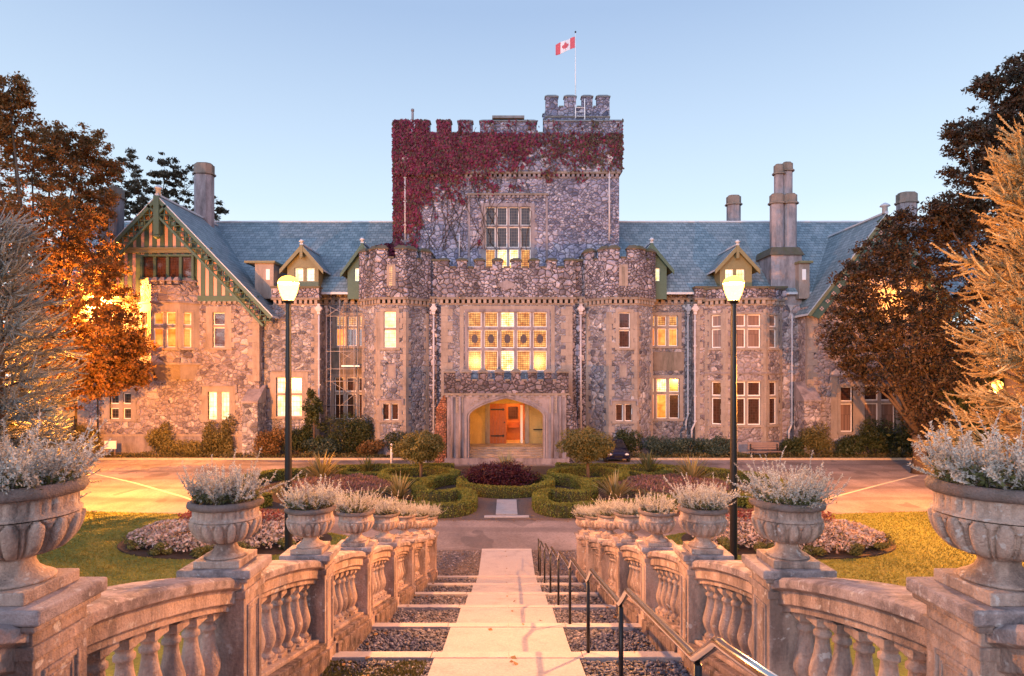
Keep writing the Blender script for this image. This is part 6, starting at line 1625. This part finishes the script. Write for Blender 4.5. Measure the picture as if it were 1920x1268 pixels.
# conifers
M['cedar_blue']=leafmat('blue_cedar_needles',[(.20,.21,.19),(.30,.31,.29),(.38,.38,.37),(.13,.14,.11)],.15,.7,.4)
M['cedar_gold']=leafmat('golden_cedar_needles',[(.30,.20,.085),(.44,.30,.14),(.54,.39,.20),(.20,.13,.055)],.15,.7,.4)
def conifer(label,base,H,Lmax,z0,nb,mat,seed,droop=.25,up=.15,tw=1.0,lift=0.0):
    rng=np.random.default_rng(seed); root=thing('conifer',label,'tree',base); TP=[];TD=[];TL=[]; mb=MB()
    mb.tube([(0,0,-.3),(.05,0,H*.5),(0,0,H)],[.34,.22,.03],M['bark'],10)
    for i in range(nb):
        t=(i+rng.uniform(0,1))/nb; z=z0+(H-z0)*t; L=Lmax*(1-t)**.5*rng.uniform(.5,1.18)+.3; a=i*2.399+rng.normal(0,.3)
        d=np.array([math.cos(a),math.sin(a),up+.5*t]); d/=np.linalg.norm(d); p=np.array([0,0,z]); n=max(5,int(L/.12)); pts=[p.copy()]
        for k in range(n):
            s=k/n; cur=d+np.array([0,0,-droop*s*2.0+(lift*s*s*2)])+rng.normal(0,.10,3); cur/=np.linalg.norm(cur); p=p+cur*L/n; pts.append(p.copy())
            for sd in (-1,1,0):
                if sd==0 and k%3==0: continue
                lat=np.array([-d[1],d[0],0])*sd; td=cur*.85+lat*rng.uniform(.05,.8)+np.array([0,0,rng.uniform(-.55,.5)])+unit(1,rng)[0]*.35; td/=np.linalg.norm(td)
                TP.append(p.copy()); TD.append(td); TL.append(tw*rng.uniform(.35,1.15)*(1-.25*s))
        mb.tube(pts[::4]+[pts[-1]],list(np.linspace(.045,.008,len(pts[::4])+1)),M['bark'],4,False)
    TP=np.array(TP);TD=np.array(TD);TL=np.array(TL); m=70; nt=len(TP)
    u=rng.uniform(0,1,(nt,m,1)); sag=np.zeros((nt,m,3)); cv=rng.uniform(.3,1.5,(nt,1,1)); sag[:,:,2:]=(-.32*u+.42*u*u)*TL[:,None,None]*cv
    C=(TP[:,None]+TD[:,None]*u*TL[:,None,None]+sag).reshape(-1,3)
    D=(np.repeat(TD,m,0)+unit(nt*m,rng)*.8); D/=np.linalg.norm(D,axis=1,keepdims=True)
    V,FA=leaf_quads(C+D*.022,.072,rng,D,asp=.44)
    # each spray also has a fuzzy spindle of packed needles round its twig
    B=np.cross(TD,np.array([[.3,.2,1.]])); B/=np.linalg.norm(B,axis=1,keepdims=True); K=np.cross(B,TD); prof_=((0,.007),(.25,.022),(.5,.025),(.75,.019),(1.04,.002)); SV=np.zeros((nt,20,3))
    for i,(t,r) in enumerate(prof_):
        c=TP+TD*(t*TL)[:,None]; c[:,2]+=(-.32*t+.42*t*t)*TL*cv[:,0,0]
        for j in range(4):
            jr=r*rng.uniform(.6,1.35,(nt,1)); SV[:,i*4+j]=c+jr*(math.cos(j*1.571)*B+math.sin(j*1.571)*K)
    sf=np.array([(i*4+j,i*4+(j+1)%4,(i+1)*4+(j+1)%4,(i+1)*4+j) for i in range(4) for j in range(4)])
    F2=(sf[None]+20*np.arange(nt)[:,None,None]).reshape(-1,4)+len(V)
    np_obj('foliage',np.vstack([V,SV.reshape(-1,3)]),np.vstack([FA,F2]),M[mat],root); mb.build('trunk',root); return root
Y=15.5; conifer('large golden lit conifer with feathery drooping branches at the right edge',(PX(1985,Y),Y,.3),PZ(255,Y)-.3,2.6,2.1,105,'cedar_gold',51,.10,.22,1.0,.05)
Y=25.; conifer('grey blue conifer with feathery branches at the left edge',(PX(-5,Y),Y,0),PZ(415,Y),2.65,.6,115,'cedar_blue',52,.12,.16,1.3,.02)
# dark growth closing the view at either side
shrub('tall dark evergreen bush under the right hand trees',PX(1850,41),41,13,4,12.0,'lau',24000,.26,seed=301,nl=60)
shrub('tall olive bush at the far left below the conifer',PX(5,40),40,8,4,5.0,'olive_leaf',9000,.2,seed=302,nl=40)
